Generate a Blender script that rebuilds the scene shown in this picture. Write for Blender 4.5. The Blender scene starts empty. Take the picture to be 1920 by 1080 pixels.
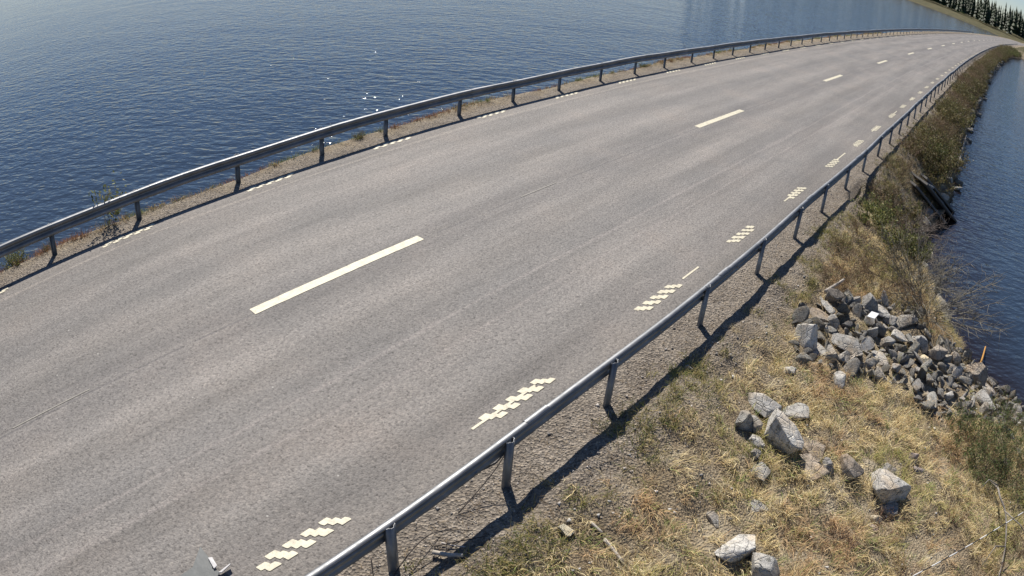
import bpy, math, random
import numpy as np
from mathutils import Vector, Matrix

# ------------------------------------------------------------------ camera, sky, sun, exposure
SC = bpy.context.scene
COL = SC.collection
CAM_H = 4.9075
cam_data = bpy.data.cameras.new("camera")
cam = bpy.data.objects.new("camera", cam_data)
COL.objects.link(cam)
SC.camera = cam
# the traffic camera has a wide lens with strong barrel distortion: a real fisheye-type projection
cam_data.type = 'PANO'
cam_data.panorama_type = 'FISHEYE_LENS_POLYNOMIAL'
cam_data.sensor_fit = 'HORIZONTAL'
cam_data.sensor_width = 36.0
cam_data.sensor_height = 20.25
cam_data.fisheye_fov = math.radians(180)
cam_data.fisheye_polynomial_k0 = 0.0
cam_data.fisheye_polynomial_k1 = -1.3650238 / 36
cam_data.fisheye_polynomial_k2 = 0.0
cam_data.fisheye_polynomial_k3 = -0.4007793 / 36 ** 3
cam_data.fisheye_polynomial_k4 = -0.0890067 / 36 ** 4
cam_data.clip_start = 0.05
cam_data.clip_end = 6000
PITCH, ROLL = 0.5239003, 0.0844705
cam.matrix_world = (Matrix.Translation((0, 0, CAM_H)) @ Matrix.Rotation(math.pi / 2 - PITCH, 4, 'X')
                    @ Matrix.Rotation(ROLL, 4, 'Z'))

SUN_AZ, SUN_EL = math.radians(-15.7), math.radians(47.5)
world = bpy.data.worlds.new("World")
SC.world = world
world.use_nodes = True
wn = world.node_tree
sky = wn.nodes.new('ShaderNodeTexSky')
sky.sky_type = 'NISHITA'
sky.sun_disc = False
sky.sun_elevation = SUN_EL
sky.sun_rotation = SUN_AZ % (2 * math.pi)
sky.air_density = 1.0
sky.dust_density = 0.0
sky.ozone_density = 1.5
# the camera's white balance: a touch cooler sky
wb = wn.nodes.new('ShaderNodeMix')
wb.data_type = 'RGBA'
wb.blend_type = 'MULTIPLY'
wb.inputs[0].default_value = 1.0
wb.inputs[7].default_value = (.90, .98, 1.19, 1)
wn.links.new(sky.outputs[0], wb.inputs[6])
wn.links.new(wb.outputs[2], wn.nodes['Background'].inputs[0])
wn.nodes['Background'].inputs[1].default_value = 0.054
sun_data = bpy.data.lights.new("sun", 'SUN')
sun_data.energy = 5.0
sun_data.angle = math.radians(0.5)
sun_data.color = (1.0, 0.94, 0.86)
sun = bpy.data.objects.new("sun", sun_data)
COL.objects.link(sun)
sun_dir = Vector((math.sin(SUN_AZ) * math.cos(SUN_EL), math.cos(SUN_AZ) * math.cos(SUN_EL), math.sin(SUN_EL)))
sun.rotation_euler = sun_dir.to_track_quat('Z', 'Y').to_euler()
SC.view_settings.view_transform = 'Standard'
SC.view_settings.look = 'None'
SC.view_settings.exposure = 0.42
SC.view_settings.gamma = 1.0
SC.view_settings.use_curve_mapping = False
SC.cycles.max_bounces = 5
SC.cycles.transparent_max_bounces = 6
#GEO-BEGIN
# ------------------------------------------------------------------ the lie of the land
# s runs along the road's centre line, o across it (positive towards the lake arm on the right)
_S = np.linspace(-60, 900, 9601)
_TH = np.interp(_S, [-60, 0, 25, 50, 75, 100, 140, 200, 260, 330, 420, 520, 900],
                [.649, .649, .652, .666, .680, .6895, .708, .722, .730, .80, 1.00, 1.30, 1.30])
_DS = _S[1] - _S[0]
_CX = np.concatenate([[0], np.cumsum(np.sin((_TH[1:] + _TH[:-1]) / 2) * _DS)])
_CY = np.concatenate([[0], np.cumsum(np.cos((_TH[1:] + _TH[:-1]) / 2) * _DS)])
_I0 = int(np.argmin(abs(_S)))
_CX += -3.17424 - _CX[_I0]
_CY += 7.31780 - _CY[_I0]
WATER = -1.3


def R(s, o):
    s = np.asarray(s, float); o = np.asarray(o, float)
    t = np.interp(s, _S, _TH)
    return np.interp(s, _S, _CX) + o * np.cos(t), np.interp(s, _S, _CY) - o * np.sin(t)


def heading(s):
    return float(np.interp(s, _S, _TH))


def bump(s, o, k=1.0):
    s = np.asarray(s, float) * k; o = np.asarray(o, float) * k
    return (np.sin(1.9 * s + 1.3 * o + .4) * np.sin(2.3 * o - .7 * s + 1.1) * .45
            + np.sin(4.7 * s - 3.1 * o + 2.) * np.sin(3.9 * o + 1.7 * s) * .28
            + np.sin(9.1 * s + 7.3 * o + .6) * np.sin(8.3 * o - 6.1 * s + .2) * .16
            + np.sin(17.3 * s - 15.1 * o) * np.sin(19.9 * o + 12.7 * s + 1.) * .09)


_SHS = [-60, 6.6, 7.2, 7.7, 8.1, 8.5, 9.3, 10.5, 11.6, 13, 15.2, 17.7, 20, 22.7, 26.6, 33.6, 49, 73, 99, 150, 172, 176, 179, 200, 900]
_SHO = [26, 24, 14, 10.9, 9.5, 8.75, 7.95, 7.2, 6.72, 6.28, 6.2, 6.5, 6.5, 6.42, 6.15, 6.2, 6.35, 6.05, 6.25, 7.1, 9.0, 14., 40, 90, 200]


def shore_o(s):
    return np.interp(s, _SHS, _SHO)


def ground_z(s, o):
    s = np.asarray(s, float); o = np.asarray(o, float)
    osh = shore_o(s)
    tc = np.clip((o - 4.55) / (osh - 4.55), 0, None)
    steep = np.where(tc < 1, .25 * tc + .75 * tc ** 1.6, 1 + (tc - 1) * 1.25)
    z_bank = WATER * steep
    # the stony point beside the camera: a gentle grass slope that drops over rubble to the water
    zb = -.17 * np.clip(o - 4.6, 0, 4.2) - .02 * np.clip(o - 8.8, 0, 6)
    ssh = np.interp(o, [4.6, 6.3, 6.72, 7.2, 7.95, 8.75, 9.5, 10.9, 14, 24], [13.5, 12.6, 11.6, 10.5, 9.3, 8.5, 8.1, 7.7, 7.2, 6.6])
    q = np.clip((s - (ssh - 2.6)) / 2.6, 0, None)
    z_point = zb + (WATER - zb) * q
    w = np.clip((s - 10.6) / 2.4, 0, 1)
    zr = z_point * (1 - w) + z_bank * w
    zr = np.maximum(zr, -3.2)
    far = np.clip((s - 178) / 60, 0, 1)
    zr = np.maximum(zr, -3.2)
    zr = zr * (1 - far) + far * np.clip((o - 8) * .04, 0, 2.5)
    amp = np.clip((o - 4.28) / .4, 0, 1) * .08
    u1 = np.clip((o - 4.26) / .26, 0, 1); u2 = np.clip((o - 4.75) / .9, 0, 1)
    berm = .065 * u1 * u1 * (3 - 2 * u1) * (1 - u2 * u2 * (3 - 2 * u2)) * np.clip(.75 + .5 * np.sin(s * 1.1 + .5) * np.sin(s * .43) + .3 * np.sin(s * 3.7), .1, 1.4)
    r = zr + berm + amp * bump(s, o) + np.clip((o - 4.22) / .15, 0, 1) * .045 * bump(s, o, 3.1)
    e = -4.22 + .12 * np.sin(s * .9) * np.sin(s * .37 + 1) - .010 * np.clip(s, 0, 35)
    tl = np.clip(e - o, 0, None)
    l = -np.minimum(tl * .80, 3.2) + .03 * bump(s, o) * np.clip(tl * 4, 0, 1)
    l = np.where(s > 300, np.maximum(l, -3.2 + np.clip((s - 300) * .05, 0, 5)), l)
    side = .008 * bump(s, o, 2.0)
    flat = np.where(abs(o) < 3.55, -.03, np.where(o > 0, -.03 + np.clip((o - 3.55) / .3, 0, 1) * .018, -.03 + np.clip((-o - 3.45) / .2, 0, 1) * .018) + side * np.clip((abs(o) - 3.7) * 3, 0, 1))
    return np.where(o > 4.25, np.where(o > 4.5, r, r + flat * (4.5 - o) / .25), np.where(o < e, l + flat, flat))
#GEO-END

# ------------------------------------------------------------------ helpers
def material(name):
    m = bpy.data.materials.new(name)
    m.use_nodes = True
    nt = m.node_tree
    return m, nt, nt.nodes['Principled BSDF']


def N(nt, kind, **kw):
    n = nt.nodes.new(kind)
    for k, v in kw.items():
        if k.startswith('i_'):
            n.inputs[k[2:].replace('_', ' ')].default_value = v
        else:
            setattr(n, k, v)
    return n


def ramp(nt, fac, stops, interp='LINEAR'):
    r = nt.nodes.new('ShaderNodeValToRGB')
    r.color_ramp.interpolation = interp
    e = r.color_ramp.elements
    while len(e) < len(stops):
        e.new(.5)
    for k, (p, c) in enumerate(stops):
        e[k].position = p
        e[k].color = (c[0], c[1], c[2], 1) if len(c) == 3 else c
    nt.links.new(fac, r.inputs[0])
    return r.outputs[0]


def noise(nt, vec, scale, detail=4, rough=.6, dist=0.0):
    n = N(nt, 'ShaderNodeTexNoise')
    n.inputs['Scale'].default_value = scale
    n.inputs['Detail'].default_value = detail
    n.inputs['Roughness'].default_value = rough
    n.inputs['Distortion'].default_value = dist
    if vec is not None:
        nt.links.new(vec, n.inputs['Vector'])
    return n.outputs['Fac']


def mixc(nt, fac, a, b, mode='MIX'):
    m = nt.nodes.new('ShaderNodeMix')
    m.data_type = 'RGBA'
    m.blend_type = mode
    for sock, v in ((m.inputs[0], fac), (m.inputs[6], a), (m.inputs[7], b)):
        if isinstance(v, (int, float)):
            sock.default_value = v
        elif isinstance(v, tuple):
            sock.default_value = (v[0], v[1], v[2], 1)
        else:
            nt.links.new(v, sock)
    return m.outputs[2]


def mth(nt, op, a, b=None, c=None):
    m = nt.nodes.new('ShaderNodeMath')
    m.operation = op
    for k, v in enumerate((a, b, c)):
        if v is None:
            continue
        if isinstance(v, (int, float)):
            m.inputs[k].default_value = v
        else:
            nt.links.new(v, m.inputs[k])
    return m.outputs[0]


def bumpn(nt, bsdf, height, strength, dist, normal=None):
    b = nt.nodes.new('ShaderNodeBump')
    b.inputs['Strength'].default_value = strength
    b.inputs['Distance'].default_value = dist
    nt.links.new(height, b.inputs['Height'])
    if normal is not None:
        nt.links.new(normal, b.inputs['Normal'])
    if bsdf is not None:
        nt.links.new(b.outputs[0], bsdf.inputs['Normal'])
    return b.outputs[0]


def mesh_np(name, V, F, mat=None, parent=None, col=None, uv=None, smooth=False):
    """one mesh object from arrays: V (n,3), F (m,3 or 4)"""
    V = np.asarray(V, np.float32); F = np.asarray(F, np.int32)
    me = bpy.data.meshes.new(name)
    me.vertices.add(len(V)); me.vertices.foreach_set('co', V.ravel())
    k = F.shape[1]
    me.loops.add(F.size); me.loops.foreach_set('vertex_index', F.ravel())
    me.polygons.add(len(F))
    me.polygons.foreach_set('loop_start', np.arange(0, F.size, k, dtype=np.int32))
    me.polygons.foreach_set('loop_total', np.full(len(F), k, np.int32))
    if smooth:
        me.polygons.foreach_set('use_smooth', np.ones(len(F), bool))
    me.update(calc_edges=True)
    if col is not None:
        a = me.color_attributes.new('tint', 'FLOAT_COLOR', 'POINT')
        c = np.ones((len(V), 4), np.float32); c[:, :3] = col
        a.data.foreach_set('color', c.ravel())
    if uv is not None:
        u = me.uv_layers.new(name='UVMap')
        u.data.foreach_set('uv', np.asarray(uv, np.float32)[F.ravel()].ravel())
    if mat is not None:
        me.materials.append(mat)
    o = bpy.data.objects.new(name, me)
    COL.objects.link(o)
    o.parent = parent
    return o


def tag(o, label=None, cat=None, group=None, kind=None):
    for k, v in (('label', label), ('category', cat), ('group', group), ('kind', kind)):
        if v:
            o[k] = v
    return o


def empty(name, loc, rz=0.0):
    e = bpy.data.objects.new(name, None)
    COL.objects.link(e)
    e.location = loc
    e.rotation_euler = (0, 0, rz)
    e.empty_display_size = .1
    return e


def copy_tree(o, parent=None):
    c = o.copy(); COL.objects.link(c); c.parent = parent
    for ch in list(o.children):
        d = ch.copy(); COL.objects.link(d); d.parent = c
    return c


def P(s, o, dz=0.0):
    x, y = R(s, o)
    return Vector((float(x), float(y), float(ground_z(s, o)) + dz))


def tubes(paths, radii, n=5):
    """several tubes as one set of arrays; paths: list of (k,3), radii: list of (k,)"""
    VV, FF = [], []
    base = 0
    ang = np.arange(n) * 2 * math.pi / n
    for p, r in zip(paths, radii):
        p = np.asarray(p, float); r = np.asarray(r, float)
        t = np.gradient(p, axis=0)
        t /= np.linalg.norm(t, axis=1)[:, None] + 1e-9
        ref = np.array([0, 0, 1.]) if abs(t[0, 2]) < .9 else np.array([1., 0, 0])
        a = np.cross(t, ref); a /= np.linalg.norm(a, axis=1)[:, None] + 1e-9
        b = np.cross(t, a)
        ring = p[:, None, :] + r[:, None, None] * (np.cos(ang)[None, :, None] * a[:, None, :] + np.sin(ang)[None, :, None] * b[:, None, :])
        k = len(p)
        VV.append(ring.reshape(-1, 3))
        i = np.arange(k - 1)[:, None] * n; j = np.arange(n)[None, :]; j2 = (j + 1) % n
        FF.append((base + np.stack([i + j, i + j2, i + n + j2, i + n + j], -1)).reshape(-1, 4))
        # close both ends with a degenerate-free fan of quads onto the ring itself
        VV.append(np.array([p[0], p[-1]]))
        c0 = base + k * n
        e0 = np.stack([np.full(n, c0), base + (np.arange(n) + 1) % n, base + np.arange(n)], -1)
        e1 = np.stack([np.full(n, c0 + 1), base + (k - 1) * n + np.arange(n), base + (k - 1) * n + (np.arange(n) + 1) % n], -1)
        caps = np.concatenate([e0, e1])
        FF.append(np.column_stack([caps, caps[:, :1] * 0 - 1]))
        base += k * n + 2
    V = np.concatenate(VV)
    T = []
    for f in FF:
        if f[0, 3] == -1:
            T.append(f[:, :3])
        else:
            T.append(f[:, [0, 1, 2]]); T.append(f[:, [0, 2, 3]])
    return V, np.concatenate(T)


def extrude_profile(stations, prof):
    """stations: list of 3x4-like (origin, u, v) ; prof: closed loop of (a,b)"""
    k = len(prof)
    V = []
    for (o, u, v) in stations:
        for a, b in prof:
            V.append(o + a * u + b * v)
    F = []
    for i in range(len(stations) - 1):
        for j in range(k):
            j2 = (j + 1) % k
            F.append((i * k + j, i * k + j2, (i + 1) * k + j2, (i + 1) * k + j))
    return V, F


# ------------------------------------------------------------------ materials
def m_asphalt():
    m, nt, b = material('worn_asphalt')
    uv = N(nt, 'ShaderNodeUVMap').outputs[0]
    sep = N(nt, 'ShaderNodeSeparateXYZ'); nt.links.new(uv, sep.inputs[0])
    o, s = sep.outputs[0], sep.outputs[1]
    st = N(nt, 'ShaderNodeMapping'); st.inputs['Scale'].default_value = (1, .07, 1)
    nt.links.new(uv, st.inputs[0])
    streak = noise(nt, st.outputs[0], 2.1, 4, .55)
    streak2 = noise(nt, st.outputs[0], 11, 3, .6)
    patch = noise(nt, uv, .55, 5, .6)
    c = ramp(nt, streak, [(.28, (.143, .133, .122)), (.5, (.190, .177, .163)), (.72, (.236, .219, .201))])
    c2 = ramp(nt, patch, [(.3, (.86, .88, .90)), (.55, (1, 1, 1)), (.75, (1.10, 1.06, 1.03))])
    c = mixc(nt, 1.0, c, c2, 'MULTIPLY')
    c3 = ramp(nt, streak2, [(.3, (.93, .93, .93)), (.7, (1.06, 1.06, 1.06))])
    c = mixc(nt, .8, c, c3, 'MULTIPLY')
    # lane profile: polished wheel tracks, oil strip, dusty edges
    a = mth(nt, 'ABSOLUTE', o)
    prof = ramp(nt, mth(nt, 'DIVIDE', a, 3.8), [(0.0, (.95, .95, .95)), (.05, (.85, .85, .86)), (.12, (1.0, 1.0, 1.0)), (.24, (1.10, 1.09, 1.075)), (.42, (.87, .88, .89)), (.60, (1.09, 1.08, 1.07)), (.72, (.99, .99, .985)), (.84, (.88, .87, .865)), (.92, (.98, .96, .93)), (1., (.88, .87, .86))])
    c = mixc(nt, 1.0, c, prof, 'MULTIPLY')
    # dusty pale line left where an older edge line was, on the lake side
    wob = mth(nt, 'MULTIPLY', mth(nt, 'SUBTRACT', noise(nt, st.outputs[0], 3., 3), .5), .28)
    def line(pos, w):
        d = mth(nt, 'ABSOLUTE', mth(nt, 'SUBTRACT', mth(nt, 'ADD', o, wob), pos))
        return mth(nt, 'MULTIPLY', mth(nt, 'MAXIMUM', mth(nt, 'SUBTRACT', 1.0, mth(nt, 'DIVIDE', d, w)), 0.0), mth(nt, 'ADD', noise(nt, uv, 6, 4), .0))
    c = mixc(nt, mth(nt, 'MULTIPLY', line(-3.22, .07), 1.1), c, (.30, .27, .235))
    c = mixc(nt, mth(nt, 'MULTIPLY', line(1.75, .05), .75), c, (.30, .27, .25))
    c = mixc(nt, mth(nt, 'MULTIPLY', line(2.15, .045), .7), c, (.30, .27, .25))
    # seam along the middle
    d = mth(nt, 'ABSOLUTE', mth(nt, 'ADD', o, mth(nt, 'MULTIPLY', wob, .12)))
    seam = mth(nt, 'MULTIPLY', mth(nt, 'LESS_THAN', d, .018), mth(nt, 'GREATER_THAN', noise(nt, uv, 1.3, 3), .42))
    c = mixc(nt, mth(nt, 'MULTIPLY', seam, .6), c, (.10, .095, .095))
    # stone chips: dark and light grains
    v = N(nt, 'ShaderNodeTexVoronoi'); v.inputs['Scale'].default_value = 46; nt.links.new(uv, v.inputs['Vector'])
    g = ramp(nt, v.outputs['Color'], [(0.0, (.30, .29, .29)), (.22, (.74, .73, .72)), (.6, (1.0, 1.0, 1.0)), (1., (1.35, 1.32, 1.28))])
    c = mixc(nt, .75, c, g, 'MULTIPLY')
    g2 = ramp(nt, noise(nt, uv, 24, 4, .8), [(.36, (.42, .41, .41)), (.46, (1, 1, 1)), (.64, (1.2, 1.18, 1.15))])
    c = mixc(nt, .85, c, g2, 'MULTIPLY')
    v2 = N(nt, 'ShaderNodeTexVoronoi'); v2.inputs['Scale'].default_value = 3.1; nt.links.new(uv, v2.inputs['Vector'])
    c = mixc(nt, mth(nt, 'MULTIPLY', mth(nt, 'LESS_THAN', v2.outputs['Distance'], .035), .5), c, (.55, .53, .48))
    nt.links.new(c, b.inputs['Base Color'])
    b.inputs['Roughness'].default_value = .76
    b.inputs['Specular IOR Level'].default_value = .4
    bumpn(nt, b, mth(nt, 'ADD', v.outputs['Distance'], noise(nt, uv, 30, 3, .75)), .5, .010)
    return m


def m_paint():
    m, nt, b = material('road_paint')
    tc = N(nt, 'ShaderNodeNewGeometry').outputs['Position']
    n1 = noise(nt, tc, 9, 4, .7)
    c = ramp(nt, n1, [(.3, (.42, .38, .28)), (.5, (.60, .55, .40)), (.8, (.70, .65, .49))])
    c = mixc(nt, ramp(nt, noise(nt, tc, 26, 5, .8), [(.30, (.8, .8, .8)), (.40, (0, 0, 0))]), c, (.22, .205, .18))
    c = mixc(nt, .6, c, ramp(nt, noise(nt, tc, 70, 3, .8), [(.36, (.55, .54, .52)), (.46, (1, 1, 1))]), 'MULTIPLY')
    nt.links.new(c, b.inputs['Base Color'])
    b.inputs['Roughness'].default_value = .6
    return m


def m_steel():
    m, nt, b = material('galvanised_steel')
    tc = N(nt, 'ShaderNodeNewGeometry').outputs['Position']
    n1 = noise(nt, tc, 3.0, 5, .65)
    c = ramp(nt, n1, [(.3, (.16, .168, .172)), (.55, (.23, .235, .24)), (.8, (.33, .33, .325))])
    nt.links.new(c, b.inputs['Base Color'])
    b.inputs['Metallic'].default_value = .72
    nt.links.new(ramp(nt, noise(nt, tc, 14, 3), [(.3, (.44, .44, .44)), (.7, (.62, .62, .62))]), b.inputs['Roughness'])
    return m


def m_ground():
    m, nt, b = material('gravel_and_soil')
    pos = N(nt, 'ShaderNodeNewGeometry').outputs['Position']
    uv = N(nt, 'ShaderNodeUVMap').outputs[0]
    sep = N(nt, 'ShaderNodeSeparateXYZ'); nt.links.new(uv, sep.inputs[0])
    o = sep.outputs[0]
    sz = N(nt, 'ShaderNodeSeparateXYZ'); nt.links.new(pos, sz.inputs[0])
    v = N(nt, 'ShaderNodeTexVoronoi'); v.inputs['Scale'].default_value = 38; nt.links.new(pos, v.inputs['Vector'])
    grit = ramp(nt, v.outputs['Color'], [(0, (.35, .33, .32)), (.4, (.8, .78, .76)), (.8, (1.15, 1.1, 1.04)), (1, (1.6, 1.55, 1.45))])
    gravel = mixc(nt, 1.0, ramp(nt, noise(nt, pos, 2.2, 5, .7), [(.3, (.20, .175, .145)), (.6, (.285, .255, .215)), (.8, (.35, .32, .27))]), grit, 'MULTIPLY')
    soil = ramp(nt, noise(nt, pos, 1.7, 6, .7), [(.3, (.16, .125, .08)), (.5, (.30, .24, .16)), (.62, (.40, .34, .24)), (.8, (.46, .40, .30))])
    soil = mixc(nt, .8, soil, ramp(nt, noise(nt, pos, 34, 3, .8), [(.3, (.35, .33, .3)), (.55, (1, 1, 1)), (.75, (1.5, 1.45, 1.3))]), 'MULTIPLY')
    edge = mth(nt, 'ADD', mth(nt, 'ABSOLUTE', mth(nt, 'SUBTRACT', o, .35)), mth(nt, 'MULTIPLY', mth(nt, 'SUBTRACT', noise(nt, pos, 1.3, 5, .7), .5), 1.5))
    k = ramp(nt, edge, [(0, (0, 0, 0)), (1, (1, 1, 1))])
    mr = N(nt, 'ShaderNodeMapRange'); nt.links.new(edge, mr.inputs[0])
    mr.inputs[1].default_value = 4.15; mr.inputs[2].default_value = 4.75
    c = mixc(nt, mr.outputs[0], gravel, soil)
    fl = N(nt, 'ShaderNodeMapRange'); nt.links.new(sep.outputs[1], fl.inputs[0])
    fl.inputs[1].default_value = 168; fl.inputs[2].default_value = 200
    flo = mth(nt, 'MULTIPLY', fl.outputs[0], mth(nt, 'GREATER_THAN', mth(nt, 'ABSOLUTE', o), 5.5))
    c = mixc(nt, flo, c, ramp(nt, noise(nt, pos, .25, 5, .7), [(.35, (.045, .048, .020)), (.6, (.11, .095, .045))]))
    wet = N(nt, 'ShaderNodeMapRange'); nt.links.new(sz.outputs[2], wet.inputs[0])
    wet.inputs[1].default_value = -1.12; wet.inputs[2].default_value = -1.32
    c = mixc(nt, wet.outputs[0], c, (.030, .022, .014))
    nt.links.new(c, b.inputs['Base Color'])
    b.inputs['Roughness'].default_value = .95
    b.inputs['Specular IOR Level'].default_value = .2
    bumpn(nt, b, mth(nt, 'ADD', v.outputs['Distance'], noise(nt, pos, 22, 5, .8)), .9, .03)
    return m


def m_water():
    m, nt, b = material('lake_water')
    pos = N(nt, 'ShaderNodeNewGeometry').outputs['Position']
    att = N(nt, 'ShaderNodeAttribute', attribute_name='tint')
    b.inputs['Roughness'].default_value = .05
    b.inputs['IOR'].default_value = 1.333
    mp = N(nt, 'ShaderNodeMapping')
    mp.inputs['Rotation'].default_value = (0, 0, math.radians(17))
    mp.inputs['Scale'].default_value = (.55, 1.0, 1)
    nt.links.new(pos, mp.inputs[0])
    w1 = noise(nt, mp.outputs[0], 3.0, 2, .45, .35)
    mp2 = N(nt, 'ShaderNodeMapping')
    mp2.inputs['Rotation'].default_value = (0, 0, math.radians(-24))
    mp2.inputs['Scale'].default_value = (.55, 1.0, 1)
    nt.links.new(pos, mp2.inputs[0])
    w2 = noise(nt, mp2.outputs[0], 7.5, 2, .5, .2)
    w3 = noise(nt, mp.outputs[0], .35, 3, .5)
    h = mth(nt, 'ADD', mth(nt, 'MULTIPLY', w1, .60), mth(nt, 'MULTIPLY', w2, .30))
    h = mth(nt, 'ADD', h, mth(nt, 'MULTIPLY', w3, .9))
    h = mth(nt, 'ADD', h, mth(nt, 'MULTIPLY', noise(nt, mp2.outputs[0], 17, 2, .5), .05))
    bumpn(nt, b, h, 1.0, .079)
    gust = ramp(nt, noise(nt, pos, .06, 3, .5), [(.35, (.75, .8, .85)), (.65, (1.15, 1.1, 1.08))])
    nt.links.new(mixc(nt, 1.0, att.outputs['Color'], gust, 'MULTIPLY'), b.inputs['Base Color'])
    return m


def m_rock(name='rock'):
    m, nt, b = material(name)
    tc = N(nt, 'ShaderNodeTexCoord').outputs['Object']
    oi = N(nt, 'ShaderNodeObjectInfo')
    vv = N(nt, 'ShaderNodeVectorMath'); vv.operation = 'ADD'
    nt.links.new(tc, vv.inputs[0]); nt.links.new(oi.outputs['Location'], vv.inputs[1])
    p = vv.outputs[0]
    c = ramp(nt, noise(nt, p, 5, 6, .75), [(.28, (.22, .215, .205)), (.42, (.38, .37, .355)), (.58, (.52, .51, .48)), (.75, (.62, .61, .58))])
    c = mixc(nt, .8, c, ramp(nt, noise(nt, p, 45, 4, .8), [(.3, (.5, .5, .5)), (.5, (1, 1, 1)), (.75, (1.3, 1.28, 1.2))]), 'MULTIPLY')
    c = mixc(nt, ramp(nt, noise(nt, p, 2.6, 4, .6), [(.46, (0, 0, 0)), (.66, (.75, .75, .75))]), c, mixc(nt, 1.0, c, (1.12, .92, .68), 'MULTIPLY'))
    li = noise(nt, p, 14, 5, .7)
    c = mixc(nt, ramp(nt, li, [(.56, (0, 0, 0)), (.62, (.75, .75, .75))]), c, (.11, .11, .095))
    c = mixc(nt, 1.0, c, oi.outputs['Color'], 'MULTIPLY')
    nt.links.new(c, b.inputs['Base Color'])
    b.inputs['Roughness'].default_value = .88
    v = N(nt, 'ShaderNodeTexVoronoi'); v.feature = 'DISTANCE_TO_EDGE'; v.inputs['Scale'].default_value = 7
    nt.links.new(p, v.inputs['Vector'])
    cr = ramp(nt, v.outputs['Distance'], [(0, (0, 0, 0)), (.05, (1, 1, 1))])
    bumpn(nt, b, mth(nt, 'ADD', mth(nt, 'MULTIPLY', cr, .35), noise(nt, p, 13, 7, .8)), 1.0, .045)
    return m


def m_tint(name, rough=.9, translucent=0.0, spec=.2):
    """colour comes from the mesh's own tint attribute (blade by blade, leaf by leaf)"""
    m, nt, b = material(name)
    a = N(nt, 'ShaderNodeAttribute', attribute_name='tint')
    oi = N(nt, 'ShaderNodeObjectInfo')
    c = mixc(nt, 1.0, a.outputs['Color'], oi.outputs['Color'], 'MULTIPLY')
    nt.links.new(c, b.inputs['Base Color'])
    b.inputs['Roughness'].default_value = rough
    b.inputs['Specular IOR Level'].default_value = spec
    if translucent:
        t = N(nt, 'ShaderNodeBsdfTranslucent'); nt.links.new(c, t.inputs[0])
        mx = N(nt, 'ShaderNodeMixShader'); mx.inputs[0].default_value = translucent
        nt.links.new(b.outputs[0], mx.inputs[1]); nt.links.new(t.outputs[0], mx.inputs[2])
        nt.links.new(mx.outputs[0], nt.nodes['Material Output'].inputs[0])
    return m


def m_plain(name, c1, c2, scale=20, rough=.85, stretch=(1, 1, 1), coord='Object'):
    m, nt, b = material(name)
    tc = N(nt, 'ShaderNodeTexCoord').outputs[coord]
    mp = N(nt, 'ShaderNodeMapping'); mp.inputs['Scale'].default_value = stretch
    nt.links.new(tc, mp.inputs[0])
    c = ramp(nt, noise(nt, mp.outputs[0], scale, 5, .7), [(.3, c1), (.7, c2)])
    nt.links.new(c, b.inputs['Base Color'])
    b.inputs['Roughness'].default_value = rough
    bumpn(nt, b, noise(nt, mp.outputs[0], scale * 2, 4, .7), .4, .01)
    return m


WORN = m_plain('worn_thin_paint', (.22, .205, .18), (.36, .34, .29), 30, .8, coord='Object')
ASPHALT, PAINT, STEEL, GROUND, LAKE, ROCK = m_asphalt(), m_paint(), m_steel(), m_ground(), m_water(), m_rock()
BLADE = m_tint('dry_grass_blades', .8, .3)
LEAF = m_tint('leaves', .6, .3, .3)
TWIG = m_tint('twigs', .9)
PEBBLE = m_tint('pebbles', .9)
OLDWOOD = m_plain('grey_weathered_wood', (.08, .076, .072), (.17, .162, .15), 6, .9, (1, 12, 12))
PALEWOOD = m_plain('pale_barkless_wood', (.30, .26, .21), (.52, .47, .40), 9, .8)
WHITE = m_plain('white_card', (.74, .74, .72), (.82, .82, .80), 12, .5)
ORANGE = m_plain('orange_brown_stick', (.38, .17, .03), (.50, .27, .06), 9, .7)
BIRCH = m_plain('birch_bark', (.42, .38, .34), (.68, .64, .58), 25, .7)
FILM = m_plain('torn_grey_sheet', (.075, .082, .08), (.11, .118, .115), 6, .6)
FILMPALE = m_plain('pale_underside_of_sheet', (.42, .41, .40), (.62, .60, .58), 14, .6)
GREYWOOD = m_plain('dead_grey_branch', (.13, .115, .095), (.30, .27, .23), 14, .85)
DARKCABLE = m_plain('unlit_cable_turn', (.012, .012, .014), (.03, .03, .03), 20, .6)  # wire turns that miss the sun, painted dark
PALECABLE = m_plain('sunlit_cable_turn', (.62, .61, .58), (.75, .74, .70), 20, .5)  # sun caught on the wire's twist, painted white

# ------------------------------------------------------------------ ground, lake, road
def grid(name, ss, oo, zf, mat, tint=None, parent=None, smooth=True):
    S, O = np.meshgrid(ss, oo, indexing='ij')
    X, Y = R(S, O)
    Z = zf(S, O)
    V = np.stack([X, Y, Z], -1).reshape(-1, 3)
    a, b = S.shape
    i = np.arange(a - 1)[:, None] * b + np.arange(b - 1)[None, :]
    F = np.stack([i, i + 1, i + b + 1, i + b], -1).reshape(-1, 4)[:, ::-1]
    c = tint(S, O).reshape(-1, 3) if tint else None
    return mesh_np(name, V, F, mat, parent, col=c, uv=np.stack([O, S], -1).reshape(-1, 2), smooth=smooth)


s_lines = np.concatenate([np.arange(-55, -14, 4), np.arange(-14, -3.5, .5), np.arange(-3.5, 14, .07), np.arange(14, 40, .2), np.arange(40, 110, .8), np.arange(110, 330, 4), np.arange(330, 880, 25)])
o_lines = np.concatenate([np.arange(-400, -60, 40), np.arange(-60, -12, 6), np.arange(-12, -6, .6), np.arange(-6, -3.3, .09), np.arange(-3.3, 3.4, 1.1), np.arange(3.45, 10.5, .07), np.arange(10.5, 16, .5), np.arange(16, 60, 5), np.arange(60, 400, 40)])
tag(grid('ground', s_lines, o_lines, ground_z, GROUND), kind='structure')


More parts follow.
